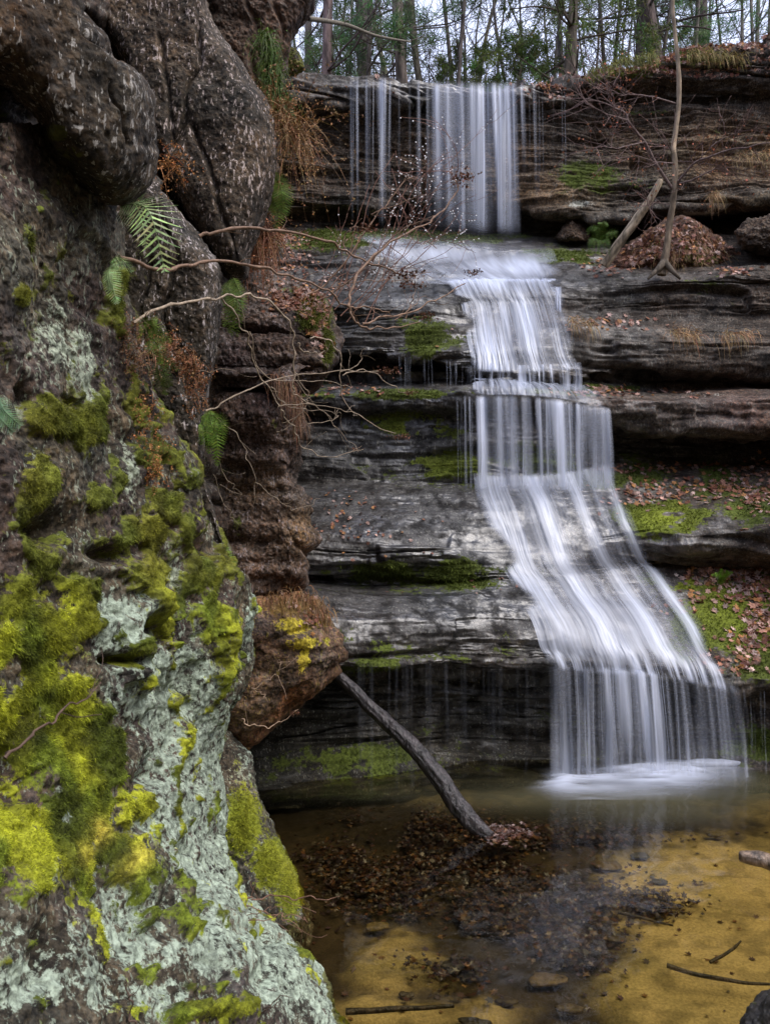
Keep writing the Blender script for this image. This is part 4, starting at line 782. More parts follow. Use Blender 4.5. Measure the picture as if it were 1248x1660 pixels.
# ------------------------------------------------------------------ logs
def log(name, pts, rad, n, colr, mat, label, cat, seg=60, rough=.05, knots=()):
    pts = [P(*q) for q in pts]; b = MB(); path = smooth_path(pts, seg); path = path + .12 * rad[0] * np.stack([vnoise(np.arange(seg) * .17, 1, 1), vnoise(np.arange(seg) * .17, 5, 1), vnoise(np.arange(seg) * .17, 9, 1)], 1)
    r = np.interp(np.linspace(0, 1, seg), np.linspace(0, 1, len(rad)), rad); th = np.arange(n)
    b.tube(path, r, n, colr, rough)
    V = b.V[0]; k = len(V); tt = np.repeat(np.arange(seg), n); a = np.tile(th, seg)
    # ridged bark runs along the log
    ctr = np.repeat(path, n, 0); d = V - ctr; rr = 1 + .10 * vnoise(a * .9, tt * .12, 3) + .07 * vnoise(a * 2.1, tt * .3, 7); b.V[0] = (ctr + d * rr[:, None]).astype(np.float32)
    b.Cc[0] = np.clip(np.asarray(colr) * (1 + .6 * vnoise(a * 1.3, tt * .2, 11))[:, None], 0, 1).astype(np.float32)
    org = pts[0]; o = b.build(name, mat, None, tuple(org)); tag(o, label, cat)
    return o, path
lg, path = log('log', [(535,1083,6.75),(600,1145,6.55),(655,1197,6.35),(700,1246,6.2),(742,1306,6.05),(772,1340,5.95),(799,1358,5.88)], [.042,.052,.060,.068,.074,.064,.03], 34, (.030, .025, .026), WOODWET, 'dark wet log leaning from the rock down into the pool', 'log', 110)
log('log', [(978,430,10.0),(1010,385,9.9),(1045,335,9.8),(1070,292,9.75)], [.06,.058,.05,.032], 16, (.30, .24, .17), BARK, 'bare grey dead log leaning over the leaf mound beside the maple', 'log', 50)
log('driftwood', [(1198,1388,5.2),(1222,1392,5.15),(1260,1400,5.1),(1300,1400,5.1)], [.03,.045,.05,.03], 16, (.17, .12, .085), WOODWET, 'short grey brown driftwood piece in the shallows at the right edge', 'driftwood', 26)
for k, (pts, r_) in enumerate([([(560,1640,3.95),(640,1636,3.95),(735,1630,3.95)], .016), ([(1080,1565,4.35),(1130,1580,4.3),(1200,1592,4.25),(1250,1595,4.25)], .013), ([(1000,1478,4.9),(1040,1488,4.85),(1090,1500,4.8)], .011), ([(1150,1560,4.4),(1185,1540,4.45),(1200,1525,4.5)], .010)]):
    pp = [(a, b, min(Y, (EYE + .12) * FPX / (b - CY))) for a, b, Y in pts]
    log('stick', pp, [r_, r_ * .9, r_ * .5], 8, (.06, .042, .028), WOODWET, ['long sunken stick at the bottom left of the sand', 'dark sunken stick lying across the right-hand sand', 'thin stick by the leaf patch tip on the sand', 'short bent twig standing in the shallows at the lower right'][k], 'stick', 24)

# stones on the bottom and at the water's edge
def stone(px, py, w, h, colr, label, zc=-.17):
    Y = (EYE - zc) * FPX / (py - CY); c = P(px, py, Y); R = 14; Cn = 26
    th = np.linspace(0, 2 * math.pi, Cn, endpoint=False)[None]; ph = np.linspace(.03, math.pi - .03, R)[:, None]
    V = np.stack([np.sin(ph) * np.cos(th), np.sin(ph) * np.sin(th), np.cos(ph) + 0 * th], -1)
    V = np.sign(V) * np.abs(V) ** .75; s = .5 * w / FPX * Y; s2 = .5 * h / FPX * Y * Y / EYE
    V = V * (1 + .55 * fbm(V[..., 0] * 1.6 + px, V[..., 1] * 1.6, V[..., 2] * .4, 3))[..., None] * [s * .85, s2 * .85, .08 * s + .008] + c + [0, 0, -.01]
    cc = np.asarray(colr) * .6 * (1 + .3 * fbm(V[..., 0] * 20, V[..., 1] * 20, V[..., 2] * 20, 3)[..., None])
    o = mesh_np('stone', V, grid_faces(R, Cn, True), WETROCK, {'col': np.clip(cc, 0, 1)}, origin=tuple(c)); tag(o, label, 'stone', 'flat stones on the bottom of the pool')
WETROCK = make_attr_mat('wet_stone', .45, bump=.01, vscale=35, contrast=.4)
ST = [(985,1287+115,50,14,(.20,.14,.06),'pale flat stone at the far edge of the right-hand sand'),(1068,1428,28,8,(.08,.07,.04),'small dark oval stone on the rippled sand'),(1035,1385,30,8,(.09,.08,.05),'small grey stone just behind the rippled sand'),(890,1585,70,20,(.22,.15,.07),'broad tan stone in the leaf patch near the bottom centre'),(850,1642,60,18,(.32,.21,.09),'pale tan stone nearest the bottom edge left of centre'),
      (770,1655,50,14,(.06,.05,.035),'dark stone at the bottom edge beside the tan one'),(680,1545,36,10,(.10,.075,.04),'brown stone in the middle of the left-hand sand'),(735,1560,50,14,(.07,.055,.03),'dark flat stone at the right of the left-hand sand'),(780,1592,46,14,(.17,.12,.05),'brown stone between the sand and the sunken leaves'),(660,1610,30,9,(.12,.09,.05),'small brown stone low on the left-hand sand'),
      (1180,1440,26,8,(.30,.20,.06),'small ochre stone on the right-hand sand near the driftwood'),(1000,1520,34,9,(.10,.07,.035),'brown stone under the tip of the leaf patch'),(960,1600,44,13,(.09,.07,.04),'grey brown stone right of the broad tan one'),(1040,1625,40,10,(.08,.065,.03),'dark stone alone on the lower right sand'),(940,1345,40,9,(.16,.13,.05),'dim ochre stone in the silty water before the fall'),
      (1080,1335,50,9,(.22,.17,.06),'long ochre stone in the silty water at the right'),(1160,1350,34,8,(.2,.15,.06),'ochre stone behind the driftwood'),(640,1440,26,8,(.22,.15,.06),'small pale stone at the left of the sunken leaves'),(610,1500,40,11,(.24,.17,.06),'ochre stone at the left edge of the sunken leaves'),(720,1490,24,8,(.25,.18,.07),'little yellow stone amid the sunken leaves'),
      (820,1620,40,12,(.09,.065,.04),'dark brown stone above the pale tan stone'),(920,1632,50,12,(.14,.10,.05),'brown flat stone at the bottom right of the tan ones')]
for s in ST[:3] + ST[3:13:2] + ST[14:20:2] + ST[20:]: stone(*s)

# ------------------------------------------------------------------ young maple on the first ledge
def branch_tree(b, p, d, ln, r, lev, rs, spread=.7, nseg=6, wob=.25, kids=(3, 5), tips=None, up=.1, col=(.16, .12, .10), minr=.0015, sides=5):
    pts = [np.array(p, float)]; d = np.array(d, float); d /= np.linalg.norm(d)
    for i in range(nseg):
        d = d + np.array([rs.normal(0, wob), rs.normal(0, wob), rs.normal(0, wob) + up]) * .5; d /= np.linalg.norm(d); pts.append(pts[-1] + d * ln / nseg)
    rad = np.linspace(r, max(r * .45, minr), nseg + 1); b.tube(pts, rad, sides if r > .01 else 3, col)
    if tips is not None and lev <= 1: tips += [q for q in pts[2:]]
    if lev <= 0: return
    for _ in range(rs.integers(kids[0], kids[1] + 1)):
        i = rs.integers(1, nseg + 1); dd = d + rs.normal(0, spread, 3); branch_tree(b, pts[i], dd, ln * rs.uniform(.45, .75), max(rad[i] * .55, minr), lev - 1, rs, spread, nseg, wob, kids, tips, up, col, minr, sides)
rs = np.random.default_rng(21)
tk = [(1072,446,9.85),(1080,400,9.85),(1084,370,9.85),(1092,310,9.8),(1094,270,9.8),(1091,240,9.8),(1096,200,9.8),(1100,160,9.8),(1099,110,9.8),(1094,60,9.8),(1090,0,9.8),(1096,-120,9.7),(1090,-260,9.7)]
mp = empty('maple_tree', P(1072, 446, 9.85), 'slender bare young maple with a pale bent trunk on the leaf mound', 'tree')
b = MB(); tp_ = smooth_path([P(*q) for q in tk], 80); b.tube(tp_, np.interp(np.linspace(0, 1, 80), [0, .08, .3, .6, 1], [.055, .040, .034, .027, .015]), 12, (.20, .155, .11), .2)
V = b.V[0]; b.Cc[0] = np.clip(np.array([.19, .145, .10]) * (1 + 1.1 * fbm(V[:, 0] * 9, V[:, 1] * 9, V[:, 2] * 9, 3))[:, None], 0, 1).astype(np.float32)
for s_ in (-1, 1): b.tube([P(1076, 425, 9.82), P(1076 + 14 * s_, 440, 9.75), P(1076 + 26 * s_, 452, 9.7)], [.05, .03, .015], 8, (.10, .08, .06))
b.build('trunk', BARK, mp, tuple(mp.location))
b = MB(); tips = []
for pts, r in [([(1088,305,9.8),(1062,265,9.7),(1045,230,9.6),(1020,200,9.5),(1012,185,9.5),(990,172,9.45),(950,162,9.4)], .024), ([(1094,168,9.8),(1060,158,9.7),(1030,155,9.7),(1005,153,9.6),(970,150,9.6)], .012), ([(1018,195,9.5),(985,186,9.4),(960,172,9.3),(942,158,9.3)], .010), ([(1045,230,9.6),(1000,240,9.4),(975,236,9.3),(958,240,9.3)], .008),
               ([(1096,300,9.8),(1106,285,9.7),(1130,262,9.6),(1180,245,9.5),(1230,234,9.3),(1290,222,9.2)], .018), ([(1096,298,9.8),(1120,293,9.6),(1150,278,9.5),(1172,272,9.4)], .012), ([(1092,265,9.8),(1060,262,9.6),(1030,252,9.5),(1000,262,9.4)], .008), ([(995,175,9.45),(992,150,9.4),(986,140,9.4)], .007), ([(1130,262,9.6),(1150,240,9.5),(1175,222,9.5),(1200,212,9.4)], .007),
               ([(1084,332,9.8),(1060,328,9.7),(1048,334,9.6)], .006), ([(1092,255,9.8),(1085,240,9.8),(1075,238,9.8)], .005), ([(1094,262,9.8),(1120,262,9.7),(1160,270,9.6)], .006)]:
    q = smooth_path([P(*a) for a in pts], 26); q = q + .02 * np.stack([vnoise(np.arange(26) * .5, r * 999, k) for k in (1, 2, 3)], 1) * np.linspace(0, 1, 26)[:, None]
    b.tube(q, np.linspace(r, r * .25, 26), 6, (.15, .105, .095))
    for i in range(5, 26, 2):
        d = q[min(i + 1, 25)] - q[i - 1]; d /= np.linalg.norm(d); branch_tree(b, q[i], d + rs.normal(0, .6, 3), rs.uniform(.25, .6), .005, 1, rs, .5, 5, .25, (2, 3), tips, .05, (.13, .08, .07), .0018)
b.build('branches', TWIG, mp, tuple(mp.location))
b = MB(); tips = np.array(tips); tips = tips[RNG.random(len(tips)) < .22]; k = len(tips)
b.leaves(tips, RNG.normal(0, 1, (k, 3)), RNG.uniform(.02, .042, k), jcol(k, (.36, .13, .06), .3)); b.build('buds', DEADLEAF, mp, tuple(mp.location))['kind'] = 'stuff'

# ------------------------------------------------------------------ bare hydrangea stems reaching over from the near wall
def head(b, c, s, n=90):
    q = c + RNG.normal(0, 1, (n, 3)) * [s, s * .8, s * .35]; b.leaves(q, RNG.normal(0, 1, (n, 3)), RNG.uniform(.35, .6, n) * s, jcol(n, (.11, .045, .022), .3))
def shrub(name, label, stems, heads, cat, colr=(.23, .165, .115), side=True, seed=1, group=None):
    root = P(*stems[0][0][0]); t = empty(name, root, label, cat, group); rs = np.random.default_rng(seed)
    for pts, r in stems:
        b = MB(); n = 10 + 5 * len(pts); q = smooth_path([P(*a) for a in pts], n); q = q + .014 * np.stack([vnoise(np.arange(n) * .45, r * 777 + k * 9, k) for k in (1, 2, 3)], 1)
        rr = np.linspace(r, r * .45, n) * (1 + .35 * (np.arange(n) % 9 == 0)); b.tube(q, rr, 7, np.array(colr) * rs.uniform(.75, 1.15))
        if side:
            for i in range(6, n, 6):
                d = q[min(i + 1, n - 1)] - q[i - 1]; d /= np.linalg.norm(d)
                if rs.random() < .5: branch_tree(b, q[i], d + rs.normal(0, .6, 3), rs.uniform(.06, .22), r * .35, 0, rs, .5, 5, .35, (1, 2), None, .1, colr, .0012)
        b.build('stem', TWIG, t, tuple(root))
    for px, py, Y, s in heads:
        b = MB(); head(b, P(px, py, Y), s); b.build('seed_head', DEADLEAF, t, tuple(root))
    return t
shrub('hydrangea_shrub', 'bare arching shrub with brown dried seed heads hanging across the falls', [
   ([(322,385,4.2),(360,372,4.25),(420,370,4.4),(480,380,4.55),(535,392,4.7),(570,415,4.8),(610,432,4.9),(655,445,5.0)], .0095),
   ([(192,420,3.5),(270,436,3.7),(300,430,3.8),(350,425,3.95),(420,432,4.1),(470,450,4.3),(520,468,4.4),(548,488,4.5),(563,497,4.55)], .0095),
   ([(563,497,4.55),(572,515,4.55),(590,530,4.6),(630,532,4.7),(680,522,4.8)], .007),
   ([(563,497,4.55),(572,460,4.6),(590,430,4.7),(625,400,4.8),(670,372,4.9),(700,358,5.0),(725,330,5.1),(745,298,5.15)], .0085),
   ([(588,528,4.6),(620,515,4.7),(665,508,4.8),(700,490,4.9),(735,470,5.0),(752,458,5.05)], .006),
   ([(565,497,4.55),(600,500,4.6),(640,512,4.7)], .0045), ([(560,412,4.8),(558,385,4.8),(575,370,4.8),(600,368,4.8)], .0045),
   ([(500,480,5.2),(545,445,5.2),(590,380,5.2),(620,340,5.2),(650,300,5.2),(668,285,5.2)], .006), ([(510,490,5.3),(570,455,5.3),(640,385,5.3),(700,350,5.3)], .005),
   ([(520,470,5.4),(560,460,5.3),(620,455,5.3),(660,450,5.3),(700,440,5.3)], .0035), ([(655,512,4.9),(668,490,4.9),(670,478,4.9)], .004),
   ([(600,345,5.3),(660,325,5.3),(710,310,5.2),(750,290,5.2)], .0035), ([(640,520,4.8),(665,500,4.9),(690,480,5.)], .003)],
   [(748,286,5.15,.055),(590,368,4.8,.04),(658,445,5.0,.05),(766,442,5.05,.032),(690,512,4.9,.035),(662,460,5.0,.045)], 'shrub', (.24, .15, .10), seed=3)
dt = shrub('twiggy_shrub', 'fine reddish twigs beaded with water drops in front of the upper wall', [([(a, 520 - 10 * (k % 3), 6.3), (a + .35 * (c - a), 450, 6.4), (a + .7 * (c - a), d + 60, 6.5), (c, d, 6.6)], .0042) for k, (a, c, d) in enumerate([(520,640,250),(530,600,300),(540,690,270),(560,730,330),(550,720,250),(575,745,345),(590,700,330),(500,570,330),(515,610,380),(600,660,300)])], [], 'shrub', (.17, .085, .06), False, seed=15)
b = MB(); rs = np.random.default_rng(31); tps = []
for k in range(46):
    px = rs.uniform(560, 750); py = 520 - (px - 500) * rs.uniform(.5, 1.15); py = max(py, 240); branch_tree(b, P(px, py, 6.5), [rs.uniform(-.3, 1), rs.normal(0, .3), rs.uniform(-.1, .9)], rs.uniform(.25, .6), .0035, 1, rs, .6, 6, .3, (2, 3), tps, .03, (.20, .10, .075), .0016)
b.build('twigs', TWIG, dt, tuple(dt.location))['kind'] = 'stuff'
tps = np.array(tps); tps = tps[rs.random(len(tps)) < .5] - [0, 0, .006]; b = MB(); b.leaves(tps, np.tile([0., -1, .2], (len(tps), 1)), .011, np.ones((len(tps), 3)) * .8, shape=[(math.cos(a), math.sin(a)) for a in np.linspace(0, 2 * math.pi, 8, endpoint=False)], curl=.6); b.build('droplets', WETLEAF, dt, tuple(dt.location))['kind'] = 'stuff'
shrub('tangled_shrub', 'tangle of pale bare stems with dried seed heads below the arching shrub', [
   ([(212,522,3.6),(260,498,3.75),(300,488,3.9),(350,482,4.1),(400,480,4.25),(440,490,4.4),(465,520,4.5),(475,550,4.55),(474,600,4.6),(474,640,4.6)], .0075),
   ([(355,482,4.15),(372,500,4.2),(400,545,4.3),(415,590,4.4),(440,640,4.5),(452,660,4.5)], .005),
   ([(330,668,4.4),(370,650,4.5),(430,622,4.7),(500,608,4.9),(560,600,5.0),(615,602,5.1)], .005),
   ([(452,660,4.5),(475,690,4.6),(490,725,4.7),(540,738,4.8),(590,728,4.9)], .004), ([(480,552,4.6),(500,572,4.65),(525,572,4.7),(537,558,4.7)], .004),
   ([(500,545,4.7),(530,548,4.8),(552,580,4.9),(553,605,4.9),(560,650,5.),(590,680,5.),(640,705,5.1)], .004), ([(553,605,4.9),(590,600,5.),(640,628,5.1),(665,636,5.1)], .004),
   ([(474,600,4.6),(500,640,4.7),(480,680,4.7),(450,700,4.7)], .0035), ([(452,660,4.5),(500,655,4.7),(570,670,4.9),(575,672,4.9)], .003), ([(474,640,4.6),(520,665,4.8),(560,712,4.9)], .003),
   ([(336,672,4.5),(380,700,4.6),(400,740,4.6),(414,780,4.6),(412,820,4.6)], .003), ([(414,785,4.6),(450,810,4.7),(480,828,4.8),(520,805,4.9)], .0025), ([(350,740,4.5),(370,780,4.6),(390,800,4.6)], .002),
   ([(345,770,4.5),(365,820,4.6),(385,850,4.6)], .002), ([(440,630,4.5),(470,660,4.6),(540,670,4.8)], .0028), ([(405,540,4.3),(430,610,4.5),(520,620,4.8),(570,625,4.9)], .0028), ([(500,690,4.7),(540,680,4.8),(550,670,4.8)], .0025),
   ([(230,545,3.7),(300,600,4.0),(380,600,4.3)], .002), ([(553,605,4.9),(580,590,5.),(590,565,5.)], .0028)],
   [(628,601,5.1,.04),(665,637,5.1,.022),(650,708,5.1,.028),(575,728,4.9,.018)], 'shrub', (.33, .26, .19), seed=5)
shrub('twig', 'reddish dry twig sticking out over the water from the mossy foot', [([(398,1452,3.7),(440,1455,3.7),(500,1456,3.65),(553,1452,3.6)], .004), ([(385,1500,3.6),(420,1490,3.6),(470,1485,3.6),(500,1490,3.6)], .0025), ([(400,1475,3.6),(440,1480,3.6),(480,1500,3.6)], .0025), ([(380,1490,3.6),(420,1478,3.6),(460,1470,3.6)], .002)], [], 'twig', (.20, .11, .075), seed=6)
shrub('twig', 'thin dead twig lying against the lichen at the bottom', [([(405,1660,3.2),(430,1635,3.2),(465,1612,3.2)], .003), ([(215,1660,2.3),(210,1620,2.3),(205,1590,2.3)], .0035), ([(425,1640,3.2),(440,1630,3.1),(455,1634,3.1)], .002)], [], 'twig', (.12, .08, .06), seed=8)
shrub('twig', 'pale curled twig hanging below the orange boulder', [([(390,1162,5.0),(410,1176,5.0),(440,1178,5.0),(470,1160,5.05),(485,1150,5.05)], .004), ([(405,1120,5.),(430,1105,5.),(452,1092,5.)], .0035), ([(450,1092,5.),(453,1080,5.),(452,1070,5.)], .0028), ([(408,1118,5.),(425,1125,5.),(432,1135,5.)], .003)], [(478,1156,5.05,.022)], 'twig', (.33, .23, .16), seed=9)
shrub('twig', 'dark thin twig crossing the bright moss at far left', [([(0,1222,1.6),(50,1195,1.7),(110,1150,1.85),(170,1105,2.0)], .0035)], [], 'twig', (.08, .05, .035), seed=10)

# ------------------------------------------------------------------ ferns
def frond(b, base, tip, sag, width, n=22, colr=(.10, .20, .05), face=(0, -1, 0), curl=0.):
    base = np.array(base); tip = np.array(tip); mid = (base + tip) / 2 + np.array(sag); q = smooth_path([base, mid, tip], n * 2); b.tube(q, np.linspace(.0028, .0008, n * 2), 4, np.array(colr) * .6)
    face = np.array(face, float); L_ = np.linalg.norm(tip - base)
    for i in range(2, n * 2, 2):
        f = i / (n * 2); wl = width * (math.sin(math.pi * min(1, f * .9 + .12)) ** .8) * (1 - .25 * f) + .006
        t = q[min(i + 1, n * 2 - 1)] - q[i - 1]; t /= np.linalg.norm(t); s = np.cross(t, face); s /= np.linalg.norm(s)
        for sg in (-1, 1):
            d = s * sg * .92 + t * .42 - face * 0 + np.array([0, 0, -.25 * abs(s[2]) - .1]); d /= np.linalg.norm(d); w = L_ / n * .34
            K = 6; V = []; cc = jcol(1, colr, .18)[0]; wv = t
            for k in range(K + 1):                       # pinna with toothed edges
                g = k / K; p = q[i] + d * wl * g + face * (-.06 * wl * math.sin(g * 2.5) + curl * g * g * wl) ; ww = w * (1 - g) ** .7 * (1.0 if k % 2 == 0 else .62)
                V += [p - wv * ww, p, p + wv * ww]
            T = []
            for k in range(K): a = 3 * k; T += [(a, a + 1, a + 4), (a, a + 4, a + 3), (a + 1, a + 2, a + 5), (a + 1, a + 5, a + 4)]
            b.addnp(V, T, cc)
def fern(label, fr, colr, width, name='fern', group='ferns on the near wall'):
    o = P(*fr[0][0]); t = empty(name, o, label, 'fern', group)
    fr = list(fr) + [((b_[0] + RNG.uniform(-4, 4), b_[1] + RNG.uniform(-4, 4), b_[2] + .03), (b_[0] + (t_[0] - b_[0]) * RNG.uniform(.5, .9) + RNG.uniform(-14, 14), b_[1] + (t_[1] - b_[1]) * RNG.uniform(.6, 1.), t_[2]), g_, *[q * .8 for q in w_]) for b_, t_, g_, *w_ in fr for _ in range(2 if len(fr) > 2 else 1) if width < .12]
    for base, tip, sag, *w in fr:
        b = MB(); frond(b, P(*base), P(*tip), sag, w[0] if w else width, 20, colr, face=(RNG.uniform(-.3, .3), -1, RNG.uniform(-.1, .3)))
        b.build('frond', LEAF, t, tuple(o))
GR = (.15, .22, .04); GL = (.42, .58, .26)
fern('large pale green fern frond under the overhanging boulder', [((200,332,3.35),(268,440,3.2),(.05,-.1,.07),.15),((196,335,3.35),(238,400,3.2),(.03,-.05,.06),.07)], GL, .13)
fern('small pale fern below the large frond', [((186,430,3.2),(190,492,3.1),(0,-.04,0),.05),((180,430,3.2),(178,470,3.1),(0,-.03,0),.03),((188,425,3.2),(215,440,3.15),(0,-.03,.02),.03)], GL, .05)
fern('small green fern tucked at the peak of the lower slab', [((228,300,4.0),(214,318,3.9),(0,-.04,0)),((232,298,4.),(226,322,3.9),(0,-.04,0))], (.08, .19, .03), .05)
fern('hanging fern in the cleft beside the dangling rusty roots', [((438,275,5.5),(436,340,5.4),(0,-.05,0)),((442,280,5.5),(446,350,5.4),(.03,-.05,0)),((445,285,5.5),(458,345,5.4),(.03,-.08,0)),((440,275,5.5),(428,300,5.4),(-.03,-.05,0)),((448,300,5.5),(450,372,5.4),(.02,-.05,0))], GR, .10)
fern('dark green fern hanging in the cleft right of the flecked slab', [((378,455,5.),(370,500,4.9),(-.02,-.05,0)),((382,455,5.),(385,545,4.9),(.02,-.08,0)),((384,460,5.),(372,540,4.9),(0,-.05,0)),((378,450,5.),(392,520,4.9),(.03,-.05,0))], (.12, .17, .035), .055)
fern('fern sprouting beside the curled brown fronds', [((235,545,3.7),(278,555,3.6),(0,-.05,.05)),((238,548,3.7),(262,590,3.6),(.03,-.05,.02)),((262,585,3.8),(270,640,3.75),(0,-.05,0)),((262,585,3.8),(292,600,3.75),(0,-.05,.02)),((240,545,3.7),(255,520,3.6),(0,-.05,.02))], (.15, .21, .04), .045)
fern('bright green fern in the cleft above the red rock', [((338,668,4.5),(340,735,4.4),(0,-.06,0)),((342,668,4.5),(352,755,4.4),(.03,-.06,0)),((345,672,4.5),(362,720,4.4),(.03,-.06,.02)),((336,672,4.5),(328,720,4.4),(-.02,-.06,0))], (.15, .24, .035), .05)
fern('bright green fern hanging above the rounded orange boulder', [((352,875,4.5),(375,905,4.4),(0,-.06,.02)),((352,875,4.5),(382,960,4.4),(.04,-.06,0)),((355,885,4.5),(385,990,4.4),(.02,-.08,0)),((350,880,4.5),(366,950,4.4),(0,-.08,0))], (.17, .27, .04), .055)
fern('little fern at the left edge of the photo', [((0,645,1.9),(34,690,1.85),(0,-.03,0),.03),((0,660,1.9),(22,700,1.85),(0,-.03,0),.03)], (.25, .42, .22), .03)
fern('green fern clump on the ledge by the leaf mound', [((965,392,10.),(950,375,9.9),(0,-.1,.08)),((965,392,10.),(985,365,9.9),(0,-.1,.08)),((965,395,10.),(955,412,9.8),(-.05,-.1,.08)),((970,395,10.),(998,385,9.8),(.05,-.1,.08)),((970,392,10.),(970,360,9.9),(0,-.1,.05)),((968,395,10.),(980,415,9.8),(0,-.1,.08))], (.10, .17, .03), .05)
fern('bright green seedling among the fallen leaves at right', [((1166,945,8.3),(1158,930,8.2),(0,-.02,.03),.04),((1166,945,8.3),(1178,925,8.2),(0,-.02,.03),.04),((1166,945,8.3),(1168,922,8.2),(0,-.02,.02),.04)], (.16, .33, .03), .04)

# moss curtain hanging on the top left rock
def hanging(name, label, cat, pts, n, ln, wd, colr, var=.3, droop=2.0, spread=.35, leafy=0, mat=None, fwd=-.5, group=None):
    q = smooth_path([P(*a) for a in pts], 60); b = MB(); i = RNG.integers(0, 60, n); p = q[i] + RNG.normal(0, .03, (n, 3))
    d = np.stack([RNG.normal(.1, spread, n), fwd + RNG.normal(0, .3, n), RNG.normal(.0, .4, n)], 1)
    b.blades(p, d, RNG.uniform(ln * .4, ln, n), wd, jcol(n, colr, var), droop=droop, seg=6)
    if leafy:
        V = b.V[0].reshape(n, -1, 3); j = RNG.integers(0, n, leafy); k_ = RNG.integers(4, V.shape[1], leafy); c = V[j, k_]
        b.leaves(c + RNG.normal(0, .008, c.shape), RNG.normal(0, 1, c.shape), RNG.uniform(.3, 1., leafy) * min(.022, .004 * pts[0][2]), jcol(leafy, np.array(colr) * 1.15, var))
    o = b.build(name, mat or DEADLEAF, None, tuple(q[0])); tag(o, label, cat, group); return o
hanging('hanging_moss', 'dark green moss curtain on the fluted rock at the top', 'moss', [(430,60,5.75),(440,110,5.75),(448,160,5.75),(452,180,5.75)], 900, .28, .010, (.07, .115, .02), mat=LEAF, droop=2.5, leafy=1500)
hanging('hanging_fronds', 'cascade of dangling rusty orange dried fronds beside the top curtain', 'dried fern', [(442,185,5.6),(455,200,5.6),(475,215,5.6),(490,225,5.6)], 260, .72, .007, (.25, .14, .06), leafy=3800, spread=.30, droop=1.6)
hanging('hanging_fronds', 'dried grassy fronds hanging above the leafy mossy rock top', 'dried fern', [(400,385,5.5),(425,380,5.6),(445,390,5.7)], 320, .5, .007, (.24, .105, .05), leafy=1400, droop=2.2, spread=.25)
hanging('hanging_fronds', 'orange dried fern sprig in the notch between boulder and slab', 'dried fern', [(250,262,4.3),(275,262,4.3),(285,270,4.3)], 40, .25, .005, (.34, .15, .05), leafy=500, droop=1.4, spread=.5)
hanging('hanging_fronds', 'thick curled brown dried frond beside the green sprouting fern', 'dried fern', [(255,555,3.7),(280,560,3.7),(305,580,3.7),(318,610,3.72),(320,645,3.75)], 200, .09, .004, (.22, .10, .045), leafy=2200, droop=1.6)
hanging('hanging_fronds', 'crumpled brown dead fronds above the long thin dangling one', 'dried fern', [(212,520,3.5),(218,560,3.5),(240,590,3.55)], 120, .12, .004, (.17, .09, .045), leafy=1100, droop=2)
hanging('hanging_fronds', 'long thin rusty dangling frond on the moss', 'dried fern', [(236,650,3.45),(242,700,3.45),(250,745,3.48),(254,780,3.48)], 120, .05, .003, (.27, .12, .04), leafy=900, droop=1.6)
hanging('grass_tuft', 'brown grass draped over the top of the orange boulder', 'grass', [(430,975,5.6),(470,965,5.6),(510,975,5.65),(530,1000,5.7)], 500, .17, .006, (.20, .11, .045), droop=2.2, spread=.2)
hanging('grass_tuft', 'dry grass hanging over the reddish wall below the tangle', 'grass', [(445,610,6.1),(475,640,6.2),(480,680,6.3)], 350, .35, .006, (.15, .075, .04), droop=2.4, spread=.15)
for k, (pts, lab) in enumerate([([(925,522,9.2),(960,524,9.2)], 'dry grass fringe next to the middle cascade'), ([(1090,538,9.3),(1130,542,9.3)], 'dry grass fringe in the middle of the right ledge'), ([(1165,545,9.2),(1215,540,9.2)], 'dry grass fringe at the right end of the right ledge'), ([(1190,255,10.6),(1250,248,10.6)], 'pale grass under the maple branch on the golden band'), ([(1150,320,10.6),(1160,318,10.6)], 'wisp of dry grass over the dark hollow')]):
    hanging('grass_tuft', lab, 'grass', pts, 130, .32, .008, (.30, .19, .09), droop=2.2, group='grass tufts on the right ledges')
hanging('grass_tuft', 'mossy grass overhanging the rim left of the maple', 'grass', [(955,120,11.0),(1010,100,11.0),(1060,92,11.0)], 900, .22, .009, (.17, .17, .035), droop=2.2, spread=.2)
hanging('grass_tuft', 'mossy grass overhanging the rim right of the maple', 'grass', [(1115,88,11.0),(1160,90,11.0),(1200,95,11.0)], 500, .25, .009, (.22, .17, .05), droop=2.2, spread=.2)

